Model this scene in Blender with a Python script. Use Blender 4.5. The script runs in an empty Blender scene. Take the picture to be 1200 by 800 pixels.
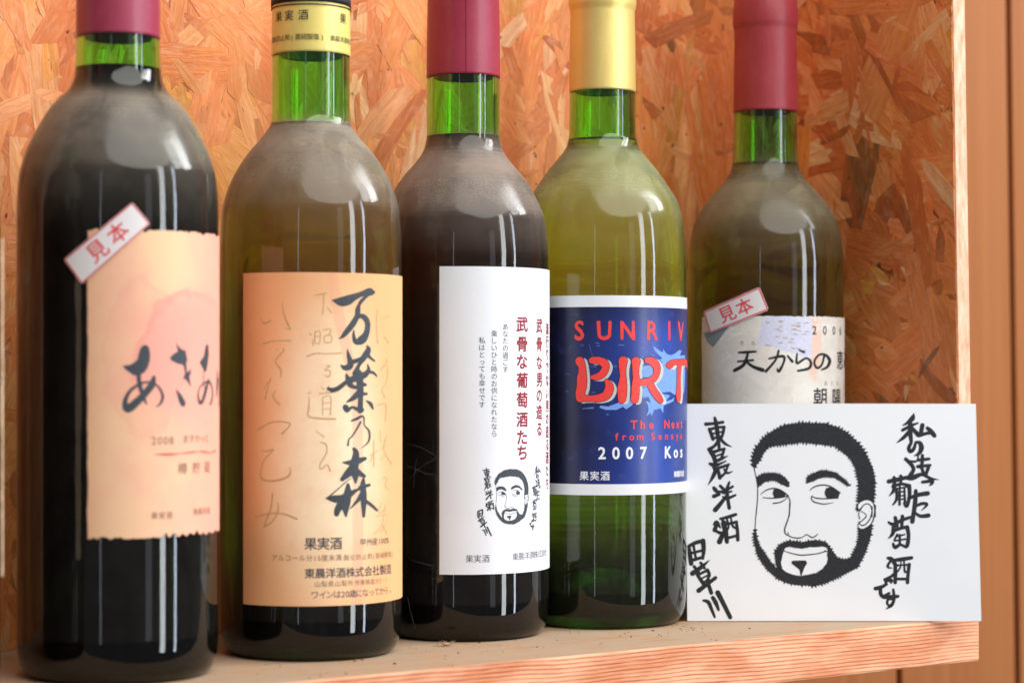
import bpy, bmesh, math, random
from mathutils import Vector, Matrix
from mathutils.geometry import tessellate_polygon
from mathutils.noise import noise as pnoise
R_ = math.radians
random.seed(11)
scene = bpy.context.scene
col = scene.collection

# ------------------------------------------------------------------ camera
FPX = 2500.0            # focal length in photo pixels (photo is 1200 wide)
CAMH = 0.1125           # eye height over the shelf board
HOR = 440.0             # photo row of the horizon
cam_d = bpy.data.cameras.new("camera"); cam = bpy.data.objects.new("camera", cam_d); col.objects.link(cam)
cam_d.sensor_fit = 'HORIZONTAL'; cam_d.sensor_width = 36.0; cam_d.lens = FPX / 1200 * 36
cam_d.shift_y = (HOR - 400) / 1200
cam_d.clip_start = 0.05; cam_d.clip_end = 50
cam.location = (0, 0, CAMH); cam.rotation_euler = (R_(90), 0, 0)
cam_d.dof.use_dof = True; cam_d.dof.focus_distance = 0.920; cam_d.dof.aperture_fstop = 8.2; cam_d.dof.aperture_blades = 7
scene.camera = cam

# ------------------------------------------------------------------ light
world = bpy.data.worlds.new("World"); scene.world = world; world.use_nodes = True
bg = world.node_tree.nodes['Background']; bg.inputs[0].default_value = (0.92, 0.95, 1.0, 1); bg.inputs[1].default_value = 0.12
scene.view_settings.view_transform = 'Standard'; scene.view_settings.look = 'None'
scene.view_settings.gamma = 1; scene.view_settings.use_curve_mapping = False
scene.view_settings.exposure = 0.20
CEN = Vector((0, 0.95, 0.10))
def window_light(name, az, el, dist, w, h, power, color, aim=CEN, roll=0):
    L = bpy.data.lights.new(name, 'AREA'); L.shape = 'RECTANGLE'; L.size = w; L.size_y = h
    L.energy = power; L.color = color
    o = bpy.data.objects.new(name, L); col.objects.link(o)
    a, e = R_(az), R_(el)
    dirv = Vector((math.sin(a) * math.cos(e), -math.cos(a) * math.cos(e), math.sin(e)))
    o.location = aim + dirv * dist
    q = (-dirv).to_track_quat('-Z', 'Y'); o.rotation_euler = q.to_euler()
    if roll: o.rotation_euler.rotate_axis('Z', R_(roll))
    return o
# tall windows to the right of the shelf, seen as streaks in the glass
window_light("window_light", 56, 6, 2.0, 0.22, 1.5, 11.0, (0.90, 0.95, 1.0))
window_light("window_light", 73, 6, 2.0, 0.10, 1.5, 7.0, (0.72, 0.82, 1.0))
window_light("window_light", -12, 4, 2.4, 0.05, 1.2, 0.5, (0.75, 0.80, 1.0))
window_light("window_light", 40, 4, 2.4, 0.30, 1.2, 0.9, (0.80, 0.86, 1.0))
# high window with a mullion, the bright patch on the shoulders
window_light("window_light", 99, 36, 1.9, 0.46, 0.80, 21, (0.95, 0.98, 1.0))
window_light("window_light", 83, 37, 1.9, 0.36, 0.80, 8.0, (0.95, 0.98, 1.0))
# broad soft daylight from the room in front
window_light("room_light", 36, 50, 1.9, 2.5, 1.9, 37, (1.0, 0.985, 0.965)).data.shape = 'ELLIPSE'

cy = scene.cycles
cy.max_bounces = 20; cy.transmission_bounces = 16; cy.glossy_bounces = 6; cy.diffuse_bounces = 4; cy.transparent_max_bounces = 8
cy.caustics_reflective = True; cy.caustics_refractive = True; cy.sample_clamp_indirect = 3.0; cy.blur_glossy = 0.3
cy.use_denoising = True
try: cy.denoiser = 'OPENIMAGEDENOISE'
except Exception: pass

# ------------------------------------------------------------------ helpers: objects
def obj(name, me, mat=None, parent=None):
    o = bpy.data.objects.new(name, me); col.objects.link(o)
    if mat is not None and len(me.materials) == 0: me.materials.append(mat)
    if parent is not None: o.parent = parent
    return o
def empty(name, label, cat, group=None):
    o = bpy.data.objects.new(name, None); col.objects.link(o); o.empty_display_size = 0.02
    o['label'] = label; o['category'] = cat
    if group: o['group'] = group
    return o
def mesh(name, v, f, smooth=False):
    me = bpy.data.meshes.new(name); me.from_pydata([tuple(p) for p in v], [], f); me.update()
    if smooth: me.polygons.foreach_set('use_smooth', [True] * len(me.polygons))
    return me

# ------------------------------------------------------------------ helpers: materials
class NT:
    def __init__(s, name):
        s.m = bpy.data.materials.new(name); s.m.use_nodes = True; s.t = s.m.node_tree
        s.b = s.t.nodes['Principled BSDF']; s.out = s.t.nodes['Material Output']
    def n(s, typ, **kw):
        nd = s.t.nodes.new(typ)
        for k, v in kw.items(): setattr(nd, k, v)
        return nd
    def l(s, a, b): s.t.links.new(a, b)
    def set(s, nd, **kw):
        for k, v in kw.items():
            i = nd.inputs[k.replace('_', ' ')]
            if hasattr(v, 'is_linked') or isinstance(v, bpy.types.NodeSocket): s.l(v, i)
            else: i.default_value = v
        return nd
    def math(s, op, a, b=0.0, c=None, clamp=False):
        nd = s.n('ShaderNodeMath', operation=op); nd.use_clamp = clamp
        for i, v in enumerate((a, b) if c is None else (a, b, c)):
            if isinstance(v, bpy.types.NodeSocket): s.l(v, nd.inputs[i])
            else: nd.inputs[i].default_value = v
        return nd.outputs[0]
    def mix(s, fac, a, b, blend='MIX'):
        nd = s.n('ShaderNodeMix', data_type='RGBA', blend_type=blend)
        for i, v in ((0, fac), (6, a), (7, b)):
            if isinstance(v, bpy.types.NodeSocket): s.l(v, nd.inputs[i])
            elif i == 0: nd.inputs[0].default_value = v
            else: nd.inputs[i].default_value = (*v, 1) if len(v) == 3 else v
        return nd.outputs[2]
    def ramp(s, fac, stops):
        nd = s.n('ShaderNodeValToRGB'); s.l(fac, nd.inputs[0]); e = nd.color_ramp.elements
        while len(e) < len(stops): e.new(0.5)
        for k, (p, c) in enumerate(stops):
            e[k].position = p; e[k].color = (*c, 1) if len(c) == 3 else c
        return nd.outputs[0]
    def rng(s, v, a, b, c=0.0, d=1.0, smooth=True):
        nd = s.n('ShaderNodeMapRange', interpolation_type='SMOOTHSTEP' if smooth else 'LINEAR')
        s.l(v, nd.inputs[0])
        for i, x in zip((1, 2, 3, 4), (a, b, c, d)): nd.inputs[i].default_value = x
        return nd.outputs[0]
    def noise(s, vec, scale, detail=3, rough=0.5, dist=0.0):
        nd = s.n('ShaderNodeTexNoise'); nd.inputs['Scale'].default_value = scale; nd.inputs['Detail'].default_value = detail
        nd.inputs['Roughness'].default_value = rough; nd.inputs['Distortion'].default_value = dist
        if vec is not None: s.l(vec, nd.inputs['Vector'])
        return nd.outputs['Fac']
    def coord(s, which='Object'): return s.n('ShaderNodeTexCoord').outputs[which]
    def scalev(s, vec, sc, rot=(0, 0, 0), loc=(0, 0, 0)):
        nd = s.n('ShaderNodeMapping'); s.l(vec, nd.inputs[0]); nd.inputs['Scale'].default_value = sc
        nd.inputs['Rotation'].default_value = rot; nd.inputs['Location'].default_value = loc
        return nd.outputs[0]
    def bump(s, h, strength=0.3, dist=0.0005):
        nd = s.n('ShaderNodeBump'); s.l(h, nd.inputs['Height']); nd.inputs['Strength'].default_value = strength
        nd.inputs['Distance'].default_value = dist; s.l(nd.outputs[0], s.b.inputs['Normal']); return nd.outputs[0]
    def color(s, v):
        if isinstance(v, bpy.types.NodeSocket): s.l(v, s.b.inputs['Base Color'])
        else: s.b.inputs['Base Color'].default_value = (*v, 1)

def simple(name, c, rough=0.6, metal=0.0, spec=0.5, sheen=0):
    k = NT(name); k.color(c); k.b.inputs['Roughness'].default_value = rough; k.b.inputs['Metallic'].default_value = metal
    k.b.inputs['Specular IOR Level'].default_value = spec
    return k.m

def ink(name, c, rough=0.65):
    k = NT(name); co = k.coord('Object')
    f = k.noise(co, 900, 4, 0.6)
    k.color(k.mix(k.rng(f, 0.35, 0.75, 0, 0.35), c, tuple(min(1, x * 1.5 + 0.03) for x in c)))
    k.b.inputs['Roughness'].default_value = rough; k.b.inputs['Specular IOR Level'].default_value = 0.3
    return k.m

M = {}
M['ink_black'] = ink('ink_black', (0.012, 0.013, 0.016))
M['ink_slate'] = ink('ink_slate', (0.048, 0.056, 0.066))
M['ink_grey'] = ink('ink_grey', (0.085, 0.088, 0.095))
M['ink_brown'] = ink('ink_brown', (0.17, 0.10, 0.062))
M['ink_faint'] = ink('ink_faint', (0.50, 0.31, 0.14))
M['ink_red'] = ink('ink_red', (0.26, 0.014, 0.022))
M['ink_rose'] = ink('ink_rose', (0.74, 0.05, 0.06))
M['ink_coral'] = ink('ink_coral', (0.80, 0.055, 0.045), 0.35)
M['ink_white'] = ink('ink_white', (0.78, 0.80, 0.82), 0.4)
M['ink_shadow'] = ink('ink_shadow', (0.50, 0.50, 0.47), 0.4)
M['ink_sky'] = ink('ink_sky', (0.17, 0.31, 0.70), 0.4)
M['ink_paleblue'] = ink('ink_paleblue', (0.10, 0.16, 0.45), 0.4)

# ------------------------------------------------------------------ wood materials
def osb_mat():
    k = NT('strand_wood'); at = k.n('ShaderNodeAttribute', attribute_name='tint')
    uv = k.n('ShaderNodeUVMap'); uv.uv_map = 'UVMap'
    g = k.noise(k.scalev(uv.outputs[0], (45, 520, 1)), 1.0, 5, 0.65, 0.5)
    g2 = k.noise(k.scalev(uv.outputs[0], (120, 260, 1)), 1.0, 3, 0.6, 0.8)
    sp = k.noise(k.coord('Object'), 160, 2, 0.5)
    c = k.mix(k.rng(g, 0.32, 0.66, 0, 0.62), at.outputs[0], k.mix(1.0, at.outputs[0], (0.60, 0.45, 0.34), 'MULTIPLY'))
    c = k.mix(k.rng(g2, 0.45, 0.8, 0, 0.40), c, k.mix(0.55, at.outputs[0], (1.0, 0.72, 0.48)))
    co = k.coord('Object')
    big = k.noise(co, 9, 3, 0.5, 0.8); big2 = k.noise(k.scalev(co, (1, 1, 0.45), loc=(3, 1, 7)), 24, 4, 0.6, 1.2)
    c = k.mix(k.rng(big, 0.36, 0.66, 0.0, 0.34), c, k.mix(k.rng(big2, 0.42, 0.64), (0.88, 0.32, 0.11), (0.82, 0.39, 0.08)))
    c = k.mix(k.rng(big2, 0.52, 0.66, 0, 0.6), c, (0.66, 0.14, 0.032))
    mk = k.noise(k.scalev(uv.outputs[0], (130, 620, 1)), 1.0, 1, 0.5)
    c = k.mix(k.rng(mk, 0.74, 0.80, 0, 0.7), c, (0.22, 0.075, 0.03))
    c = k.mix(k.rng(sp, 0.72, 0.765, 0, 0.85), c, (0.055, 0.022, 0.012))
    k.color(c); k.b.inputs['Roughness'].default_value = 0.55; k.b.inputs['Specular IOR Level'].default_value = 0.35
    k.bump(k.math('ADD', g, g2), 0.6, 0.0006)
    return k.m
M['osb'] = osb_mat()
def osb_edge():
    k = NT('sawn_board_edge'); co = k.coord('Object')
    g = k.noise(k.scalev(co, (400, 400, 90)), 1.0, 4, 0.6)
    k.color(k.ramp(g, [(0.25, (0.55, 0.25, 0.13)), (0.5, (0.80, 0.45, 0.29)), (0.75, (0.90, 0.62, 0.46))]))
    k.b.inputs['Roughness'].default_value = 0.8; k.bump(g, 0.6, 0.0006); return k.m
M['osb_edge'] = osb_edge()
def plank_mat():
    k = NT('planed_cedar'); co = k.coord('Object')
    inf = k.n('ShaderNodeObjectInfo')
    off = k.n('ShaderNodeVectorMath', operation='ADD'); k.l(co, off.inputs[0])
    cmb = k.n('ShaderNodeCombineXYZ'); k.l(k.math('MULTIPLY', inf.outputs['Random'], 7.0), cmb.inputs[0]); k.l(cmb.outputs[0], off.inputs[1])
    v = k.scalev(off.outputs[0], (130, 130, 3.0))
    g = k.noise(v, 1.0, 5, 0.55, 0.4)
    g2 = k.noise(k.scalev(off.outputs[0], (22, 22, 1.2)), 1.0, 2, 0.5, 0.6)
    c = k.ramp(g, [(0.25, (0.25, 0.080, 0.021)), (0.5, (0.31, 0.108, 0.030)), (0.8, (0.36, 0.135, 0.041))])
    c = k.mix(k.rng(g2, 0.4, 0.7, 0, 0.5), c, (0.28, 0.088, 0.024))
    k.color(c); k.b.inputs['Roughness'].default_value = 0.62; k.b.inputs['Specular IOR Level'].default_value = 0.25; k.bump(g, 0.25, 0.0004); return k.m
M['plank'] = plank_mat()
D = Vector((0.8166, 0.5772, 0)); D.normalize(); NV = Vector((-D.y, D.x, 0)); P0 = Vector((-0.0637, 0.797, 0))
YAW = math.atan2(D.y, D.x)
def W(t, w, h): return P0 + D * t + NV * w + Vector((0, 0, h))
def shelf_front_mat():
    # edge grain: fine growth rings running along the board, slightly wavy
    k = NT('sawn_cedar_edge'); uv = k.n('ShaderNodeUVMap'); uv.uv_map = 'UVMap'
    sx = k.n('ShaderNodeSeparateXYZ'); k.l(uv.outputs[0], sx.inputs[0])
    wob = k.noise(k.scalev(uv.outputs[0], (14, 25, 1)), 1.0, 2, 0.5)
    wob2 = k.noise(k.scalev(uv.outputs[0], (60, 260, 1)), 1.0, 3, 0.6)
    y = k.math('ADD', sx.outputs[1], k.math('MULTIPLY', wob, 0.0034))
    y = k.math('ADD', y, k.math('MULTIPLY', wob2, 0.00035))
    y = k.math('ADD', y, k.math('MULTIPLY', sx.outputs[0], 0.012))
    sn = k.math('SINE', k.math('MULTIPLY', y, 2 * math.pi / 0.00165))
    ring = k.rng(sn, -0.35, 1.0, 0, 1)
    fine = k.noise(k.scalev(uv.outputs[0], (90, 2400, 1)), 1.0, 4, 0.6)
    patch = k.noise(k.scalev(uv.outputs[0], (22, 60, 1)), 1.0, 3, 0.55)
    base = k.mix(k.rng(patch, 0.35, 0.68), (0.90, 0.46, 0.26), (0.72, 0.25, 0.10))
    dark = k.mix(k.rng(patch, 0.35, 0.68), (0.58, 0.16, 0.055), (0.44, 0.09, 0.028))
    mod = k.noise(k.scalev(uv.outputs[0], (18, 500, 1)), 1.0, 3, 0.6)
    c = k.mix(k.math('MULTIPLY', ring, k.rng(mod, 0.3, 0.65, 0.5, 1.0)), base, dark)
    c = k.mix(k.rng(fine, 0.45, 0.8, 0, 0.55), c, (0.92, 0.58, 0.38))
    k.color(c); k.b.inputs['Roughness'].default_value = 0.65
    h = k.math('ADD', k.math('MULTIPLY', ring, -0.3), fine); k.bump(h, 0.5, 0.0004); return k.m
def shelf_top_mat():
    k = NT('dusty_shelf_top'); uv = k.n('ShaderNodeUVMap'); uv.uv_map = 'UVMap'
    g = k.noise(k.scalev(uv.outputs[0], (10, 420, 1)), 1.0, 4, 0.6, 0.4)
    d = k.noise(k.scalev(uv.outputs[0], (45, 45, 1)), 1.0, 6, 0.65)
    s = k.noise(k.scalev(uv.outputs[0], (700, 700, 1)), 1.0, 2, 0.5)
    c = k.ramp(g, [(0.3, (0.33, 0.165, 0.075)), (0.55, (0.46, 0.26, 0.135)), (0.8, (0.53, 0.33, 0.19))])
    c = k.mix(k.rng(d, 0.3, 0.62, 0.25, 0.85), c, (0.40, 0.295, 0.205))
    c = k.mix(k.rng(s, 0.72, 0.78, 0, 0.7), c, (0.08, 0.05, 0.03))
    k.color(c); k.b.inputs['Roughness'].default_value = 0.7; k.b.inputs['Specular IOR Level'].default_value = 0.25
    k.bump(d, 0.25, 0.0005); return k.m
M['shelf_front'] = shelf_front_mat(); M['shelf_top'] = shelf_top_mat()

# ------------------------------------------------------------------ shelf board
def uvbox(name, t0, t1, w0, w1, h0, h1, mats, parent=None, bevel=0.0008, shear=0.0):
    """box in shelf space; materials [side, top]; UV in metres"""
    bm = bmesh.new(); vs = []
    for t in (t0, t1):
        for w in (w0, w1):
            for h in (h0, h1): vs.append(bm.verts.new(W(t - shear * h, w, h)))
    idx = [(0, 2, 3, 1), (4, 5, 7, 6), (0, 1, 5, 4), (2, 6, 7, 3), (0, 4, 6, 2), (1, 3, 7, 5)]
    for f in idx: bm.faces.new([vs[i] for i in f])
    bmesh.ops.recalc_face_normals(bm, faces=bm.faces)
    if bevel: bmesh.ops.bevel(bm, geom=bm.edges[:], offset=bevel, segments=2, affect='EDGES', profile=0.6)
    lay = bm.loops.layers.uv.new('UVMap')
    for f in bm.faces:
        f.normal_update(); n = f.normal
        top = abs(n.z) > 0.7
        f.material_index = 1 if (n.z > 0.7 and len(mats) > 1) else 0
        for lp in f.loops:
            r = lp.vert.co - P0; t = r.dot(D); w = r.dot(NV); h = r.z
            lp[lay].uv = (t, w) if top else ((t, h) if abs(n.dot(NV)) > 0.5 else (w, h))
    me = bpy.data.meshes.new(name); bm.to_mesh(me); bm.free()
    for m in mats: me.materials.append(m)
    return obj(name, me, None, parent)
DEPTH = 0.146; TEND = 0.3453; TH = 0.0205
shelf = empty('wooden_shelf', 'orange cedar shelf with chipboard back and side panel, holding the row of wine bottles', 'shelf')
uvbox('shelf_board', -0.60, TEND, 0.0, DEPTH - 0.0005, -TH, 0.0, [M['shelf_front'], M['shelf_top']], shelf, 0.0010)
HP = 0.46
SH = 0.0217          # the side panel leans a little
SIDE0 = 0.3355
# ------------------------------------------------------------------ chipboard panels: base slab + real strands
PAL = [((0.88, 0.31, 0.095), 22), ((0.78, 0.225, 0.055), 20), ((0.92, 0.41, 0.16), 16), ((0.64, 0.155, 0.034), 14), ((0.80, 0.34, 0.06), 8),
       ((0.94, 0.54, 0.27), 9), ((0.42, 0.10, 0.026), 7), ((0.85, 0.26, 0.085), 14), ((0.17, 0.055, 0.02), 2)]
def strand_outline(L, Wd):
    n = 5; top, bot = [], []
    sk = random.uniform(-0.35, 0.35) * Wd; bend = random.uniform(-0.06, 0.06) * L; tp = random.uniform(0.5, 1.0)
    for i in range(n + 1):
        u = i / n; x = (u - 0.5) * L; b = bend * (4 * u * (1 - u))
        wl = Wd * 0.5 * (1 - (1 - tp) * u) * (1 if 0 < i < n else random.uniform(0.3, 0.9))
        top.append((x + sk * (1 if i in (0, n) else 0) + random.uniform(-1, 1) * L * 0.02, b + wl * random.uniform(0.82, 1.12)))
        bot.append((x - sk * (1 if i in (0, n) else 0) + random.uniform(-1, 1) * L * 0.02, b - wl * random.uniform(0.82, 1.12)))
    return top + bot[::-1]
def panel(name, label_origin, ax, up, nrm, wide, high, parent, count, nsingle, angles, sizes, bias=None, lean=0.0, con=0.85, relief=0.00045):
    O = label_origin
    def P(a, b, z): return O + ax * (a - lean * b) + up * b + nrm * z
    singles = []; V, F, C_, UV = [], [], [], []
    cands = []
    for i in range(count):
        a = random.uniform(-0.01, wide + 0.01); b = random.uniform(-0.01, high + 0.01)
        L = random.choice(sizes) * random.uniform(0.7, 1.35); Wd = L * random.uniform(0.14, 0.42)
        Wd = min(Wd, 0.024)
        ang = angles(a, b)
        colr = random.choices([p[0] for p in PAL], [p[1] for p in PAL])[0]
        j = random.uniform(0.90, 1.10); colr = tuple(con * c + (1 - con) * m for c, m in zip(colr, (0.82, 0.28, 0.085))); colr = tuple(min(0.95, c * j * random.uniform(0.95, 1.05)) for c in colr)
        z = 0.00012 + relief * i / count
        cands.append((a, b, L, Wd, ang, colr, z, random.uniform(-0.004, 0.004), random.uniform(-0.012, 0.012)))
    top = sorted(range(int(count * 0.80), count), key=lambda i: -cands[i][2] * cands[i][3])[:nsingle]
    top = set(top)
    base_uv = 0.0
    for i, (a, b, L, Wd, ang, colr, z, t1, t2) in enumerate(cands):
        o2 = strand_outline(L, Wd); ca, sa = math.cos(ang), math.sin(ang)
        n = len(o2); v, f, uv = [], [], []
        uo = random.uniform(0, 5)
        for layer, dz in ((0, 0.0), (1, -0.00028)):
            for x, y in o2:
                px_ = a + x * ca - y * sa; py_ = b + x * sa + y * ca
                px_ = min(max(px_, 0.0), wide); py_ = min(max(py_, 0.0), high)
                v.append(P(px_, py_, z + dz + x * t1 + y * t2)); uv.append((x + uo, y + uo * 0.3))
        h = n // 2
        for q in range(h - 1): f.append((q, q + 1, n - 2 - q, n - 1 - q))
        for q in range(n): f.append((q, (q + 1) % n, n + (q + 1) % n, n + q)[::-1])
        if i in top: singles.append((v, f, uv, colr))
        else:
            k = len(V); V += v; F += [tuple(x + k for x in ff) for ff in f]; C_ += [colr] * len(v); UV += uv
    def finish(nm, V, F, C_, UV):
        me = mesh(nm, V, F)
        at = me.color_attributes.new('tint', 'FLOAT_COLOR', 'POINT')
        buf = []
        for c in C_: buf += [c[0], c[1], c[2], 1]
        at.data.foreach_set('color', buf)
        ul = me.uv_layers.new(name='UVMap'); ub = []
        li = [0] * len(me.loops); me.loops.foreach_get('vertex_index', li)
        for x in li: ub += UV[x]
        ul.data.foreach_set('uv', ub)
        return obj(nm, me, M['osb'], parent)
    s = finish('strand_layer', V, F, C_, UV); s['kind'] = 'stuff'
    for v, f, uv, c in singles: finish('wood_strand', v, f, [c] * len(v), uv)
back = uvbox('back_panel', -0.60, 0.3460, DEPTH, DEPTH + 0.009, -0.03, HP, [M['osb_edge']], shelf, 0)
def ang_back(a, b): return R_(90) + random.gauss(0, R_(26)) if random.random() < 0.8 else random.uniform(0, math.pi)
T0 = -0.26
panel('back', W(T0, DEPTH, 0), D, Vector((0, 0, 1)), -NV, SIDE0 - T0 - 0.001, 0.36, shelf, 5200, 160, ang_back, [0.010, 0.014, 0.018, 0.024, 0.034, 0.05, 0.07], None, 0.0)
uvbox('side_panel', SIDE0, SIDE0 + 0.0078, 0.0015, DEPTH - 0.0005, 0.0004, HP, [M['osb_edge']], shelf, 0.0004, SH)
def ang_side(a, b): return random.gauss(R_(25), R_(38))
panel('side', W(SIDE0, 0.0018, 0), NV, (Vector((0, 0, 1)) - D * SH).normalized(), -D, DEPTH - 0.003, 0.36, shelf, 2000, 100,
      ang_side, [0.010, 0.016, 0.022, 0.03, 0.045, 0.065], None, 0.0, 1.05, 0.0009)

# ------------------------------------------------------------------ room wall of upright planks behind the shelf
wall = bpy.data.objects.new('plank_wall', None); col.objects.link(wall)
wall['label'] = 'wall of smooth upright orange brown planks behind and beyond the shelf'; wall['category'] = 'wall'
WW = 0.172; PW = 0.0985; tilt = 0.020
tg = (Vector((0.2956, 1.259, 0)) - P0).dot(D) + tilt * 0.28   # joint seen at the right rim of the photo
k0 = -9
pm = None
for i in range(k0, 4):
    a = tg + i * PW
    o = uvbox('plank', a + 0.0022, a + PW - 0.0022, WW, WW + 0.012, -0.45, 0.75, [M['plank']], wall, 0.0012, tilt)
back_wall = uvbox('backing_board', tg + k0 * PW, tg + 4 * PW, WW + 0.0125, WW + 0.02, -0.45, 0.75, [simple('dark_backing', (0.05, 0.022, 0.015), 0.9)], wall, 0, tilt)

# ------------------------------------------------------------------ glyphs from the built-in typeface
TEXTS = {}
def want(s, weight): 
    for ch in s:
        if ch not in ' \n': TEXTS.setdefault((ch, weight), None)
class Art:
    def __init__(s): s.v, s.f = [], []
    def add(s, v, f):
        k = len(s.v); s.n = getattr(s, 'n', 0) + 1; z = (s.n % 12) * 3e-6
        s.v += [(p[0], p[1], z) for p in v]; s.f += [tuple(i + k for i in q) for q in f]
    def glyph(s, ch, x, y, size, weight=0, rot=0, sx=1.0, italic=0.0, jit=0.0):
        """centre x,y ; size = em in px ; y down"""
        if ch in ' \n': return
        v, f, bb = TEXTS[(ch, weight)]
        c, sn = math.cos(rot), math.sin(rot); out = []
        cxg = 0.5 * (bb[0] + bb[2]); cyg = 0.36 if ord(ch) > 0x2000 else 0.36
        for gx, gy in v:
            u = (gx - cxg) * sx * size; w = -(gy - cyg) * size
            u += italic * (-w)
            if jit:
                q = Vector((gx * 3 + x, gy * 3 + y, 0)); u += pnoise(q) * jit * size; w += pnoise(q + Vector((9, 9, 9))) * jit * size
            out.append((x + u * c - w * sn, y + u * sn + w * c))
        if weight == 0: s.add(out, f)
        else:
            dl = (0, 0.013, 0.024)[weight] * size
            for q in range(4 if weight == 1 else 6):
                an = q * math.pi * 2 / (4 if weight == 1 else 6) + 0.4
                s.add([(p[0] + dl * math.cos(an), p[1] + dl * math.sin(an)) for p in out], f)
    def width(s, ch, weight): 
        if ch == ' ': return 0.3
        b = TEXTS[(ch, weight)][2]; return 0.96 if ord(ch) > 0x2E80 else (b[2] - b[0]) + 0.10
    def line(s, txt, x, y, size, weight=0, adv=None, rot=0, sx=1.0, vertical=False, italic=0, jit=0):
        """x,y: centre of the first glyph; adv fixed px, or None for proportional (x = left edge)"""
        px_, py_ = x, y
        for ch in txt:
            if adv is None:
                w = s.width(ch, weight) * size * sx
                s.glyph(ch, px_ + w / 2 * math.cos(rot), py_ + w / 2 * math.sin(rot), size, weight, rot, sx, italic, jit)
                px_ += w * math.cos(rot); py_ += w * math.sin(rot)
            else:
                st_ = adv * (0.58 if ord(ch) < 0x2000 else 1.0)
                s.glyph(ch, px_ - (0 if vertical else (adv - st_) / 2), py_, size, weight, rot, sx, italic, jit)
                if vertical: py_ += adv
                else: px_ += st_ * math.cos(rot); py_ += adv * math.sin(rot)
    def stroke(s, pts, o=(0, 0), sc=1.0, wm=1.0, sub=4, taper=True, cap=True):
        """pts [(x,y,w)] in zoom pixels; Catmull-Rom"""
        P = [(o[0] + p[0] / sc, o[1] + p[1] / sc, p[2] / sc * wm) for p in pts]
        Q = []
        for i in range(len(P) - 1):
            a = P[max(i - 1, 0)]; b = P[i]; c = P[i + 1]; d = P[min(i + 2, len(P) - 1)]
            for j in range(sub):
                t = j / sub
                Q.append(tuple(0.5 * (2 * b[k] + (c[k] - a[k]) * t + (2 * a[k] - 5 * b[k] + 4 * c[k] - d[k]) * t * t + (3 * b[k] - a[k] - 3 * c[k] + d[k]) * t ** 3) for k in range(3)))
        Q.append(P[-1])
        n = len(Q); L, Rr = [], []
        for i, q in enumerate(Q):
            a = Q[max(i - 1, 0)]; b = Q[min(i + 1, n - 1)]
            dx, dy = b[0] - a[0], b[1] - a[1]; m = math.hypot(dx, dy) or 1; dx /= m; dy /= m
            w = max(q[2], 0.02) / 2
            L.append((q[0] - dy * w, q[1] + dx * w)); Rr.append((q[0] + dy * w, q[1] - dx * w))
        v = L + Rr; f = [(i, i + 1, n + i + 1, n + i) for i in range(n - 1)]
        s.add(v, f)
        if cap:
            for e in (0, -1):
                q = Q[e]; r = max(q[2], 0.02) / 2
                if r * 2 > 0.5:
                    ring = [(q[0] + r * math.cos(t * math.pi / 5), q[1] + r * math.sin(t * math.pi / 5)) for t in range(10)]
                    s.add(ring, [tuple(range(10))])
    def strokes(s, txt, o, sc, wm=1.0, sub=4, cap=True):
        for ln in txt.strip().split('\n'):
            for st in ln.split(';'):
                st = st.strip()
                if not st: continue
                s.stroke([tuple(float(a) for a in p.split(',')) for p in st.split()], o, sc, wm, sub, cap=cap)
    def poly(s, loops):
        vv = [p for lp in loops for p in lp]
        tr = tessellate_polygon([[Vector((x, y, 0)) for x, y in lp] for lp in loops])
        s.add(vv, [tuple(t) for t in tr])
def pts(txt, o, sc): return [(o[0] + float(a.split(',')[0]) / sc, o[1] + float(a.split(',')[1]) / sc) for a in txt.split()]
def spiky(p, step=1.7, amp=1.0, out=1, closed=False, lean=0.5):
    """hairy version of a polyline"""
    res = []; rnd = random.Random(5)
    for i in range(len(p) - 1):
        a, b = p[i], p[i + 1]; d = math.dist(a, b); n = max(1, int(d / step))
        nx, ny = -(b[1] - a[1]) / d * out, (b[0] - a[0]) / d * out
        for j in range(n):
            t = j / n; x = a[0] + (b[0] - a[0]) * t; y = a[1] + (b[1] - a[1]) * t
            res.append((x, y))
            t2 = (j + lean) / n; am = amp * rnd.uniform(0.5, 1.35)
            res.append((a[0] + (b[0] - a[0]) * t2 + nx * am, a[1] + (b[1] - a[1]) * t2 + ny * am))
    res.append(p[-1]); return res

# every text used, collected first so the glyphs are converted in one go
want('果実酒東晨洋酒株式会社製造甲州産アルコール分度未満酸化防止剤亜硫塩山梨県市ワインは歳になってから。()0123456789%・', 0)
want('果実酒東晨洋酒株式会社製造酸化防止剤(亜硫塩)甲州産100%20', 1)
want('見本', 1)
want('見本年月20087 ますかっと樽貯蔵醸', 0)
want('武骨な葡萄酒たち男の造る流行りでないして', 2)
want('あなたの過ごす楽しいひと時のお供になれたら私はとっても幸せです流行りでない', 0)
want('SUNRIVERTheNextfromSensyu207Koshu', 2)
want('天からの恵み朝陽醸2006', 1); want('そら・あさひ', 0)
def make_glyphs():
    tmp = []
    for (ch, wt) in TEXTS:
        cu = bpy.data.curves.new('t', 'FONT'); cu.body = ch; cu.size = 1.0; cu.resolution_u = 3
        cu.offset = 0.0
        o = bpy.data.objects.new('t', cu); col.objects.link(o); tmp.append((ch, wt, o))
    dg = bpy.context.evaluated_depsgraph_get()
    for ch, wt, o in tmp:
        me = o.evaluated_get(dg).to_mesh()
        v = [(p.co.x, p.co.y) for p in me.vertices]; f = [tuple(q.vertices) for q in me.polygons]
        bb = (min(p[0] for p in v), min(p[1] for p in v), max(p[0] for p in v), max(p[1] for p in v)) if v else (0, 0, 0.5, 0.5)
        TEXTS[(ch, wt)] = (v, f, bb)
        o.evaluated_get(dg).to_mesh_clear()
    for ch, wt, o in tmp:
        cu = o.data; bpy.data.objects.remove(o); bpy.data.curves.remove(cu)
make_glyphs()

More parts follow.
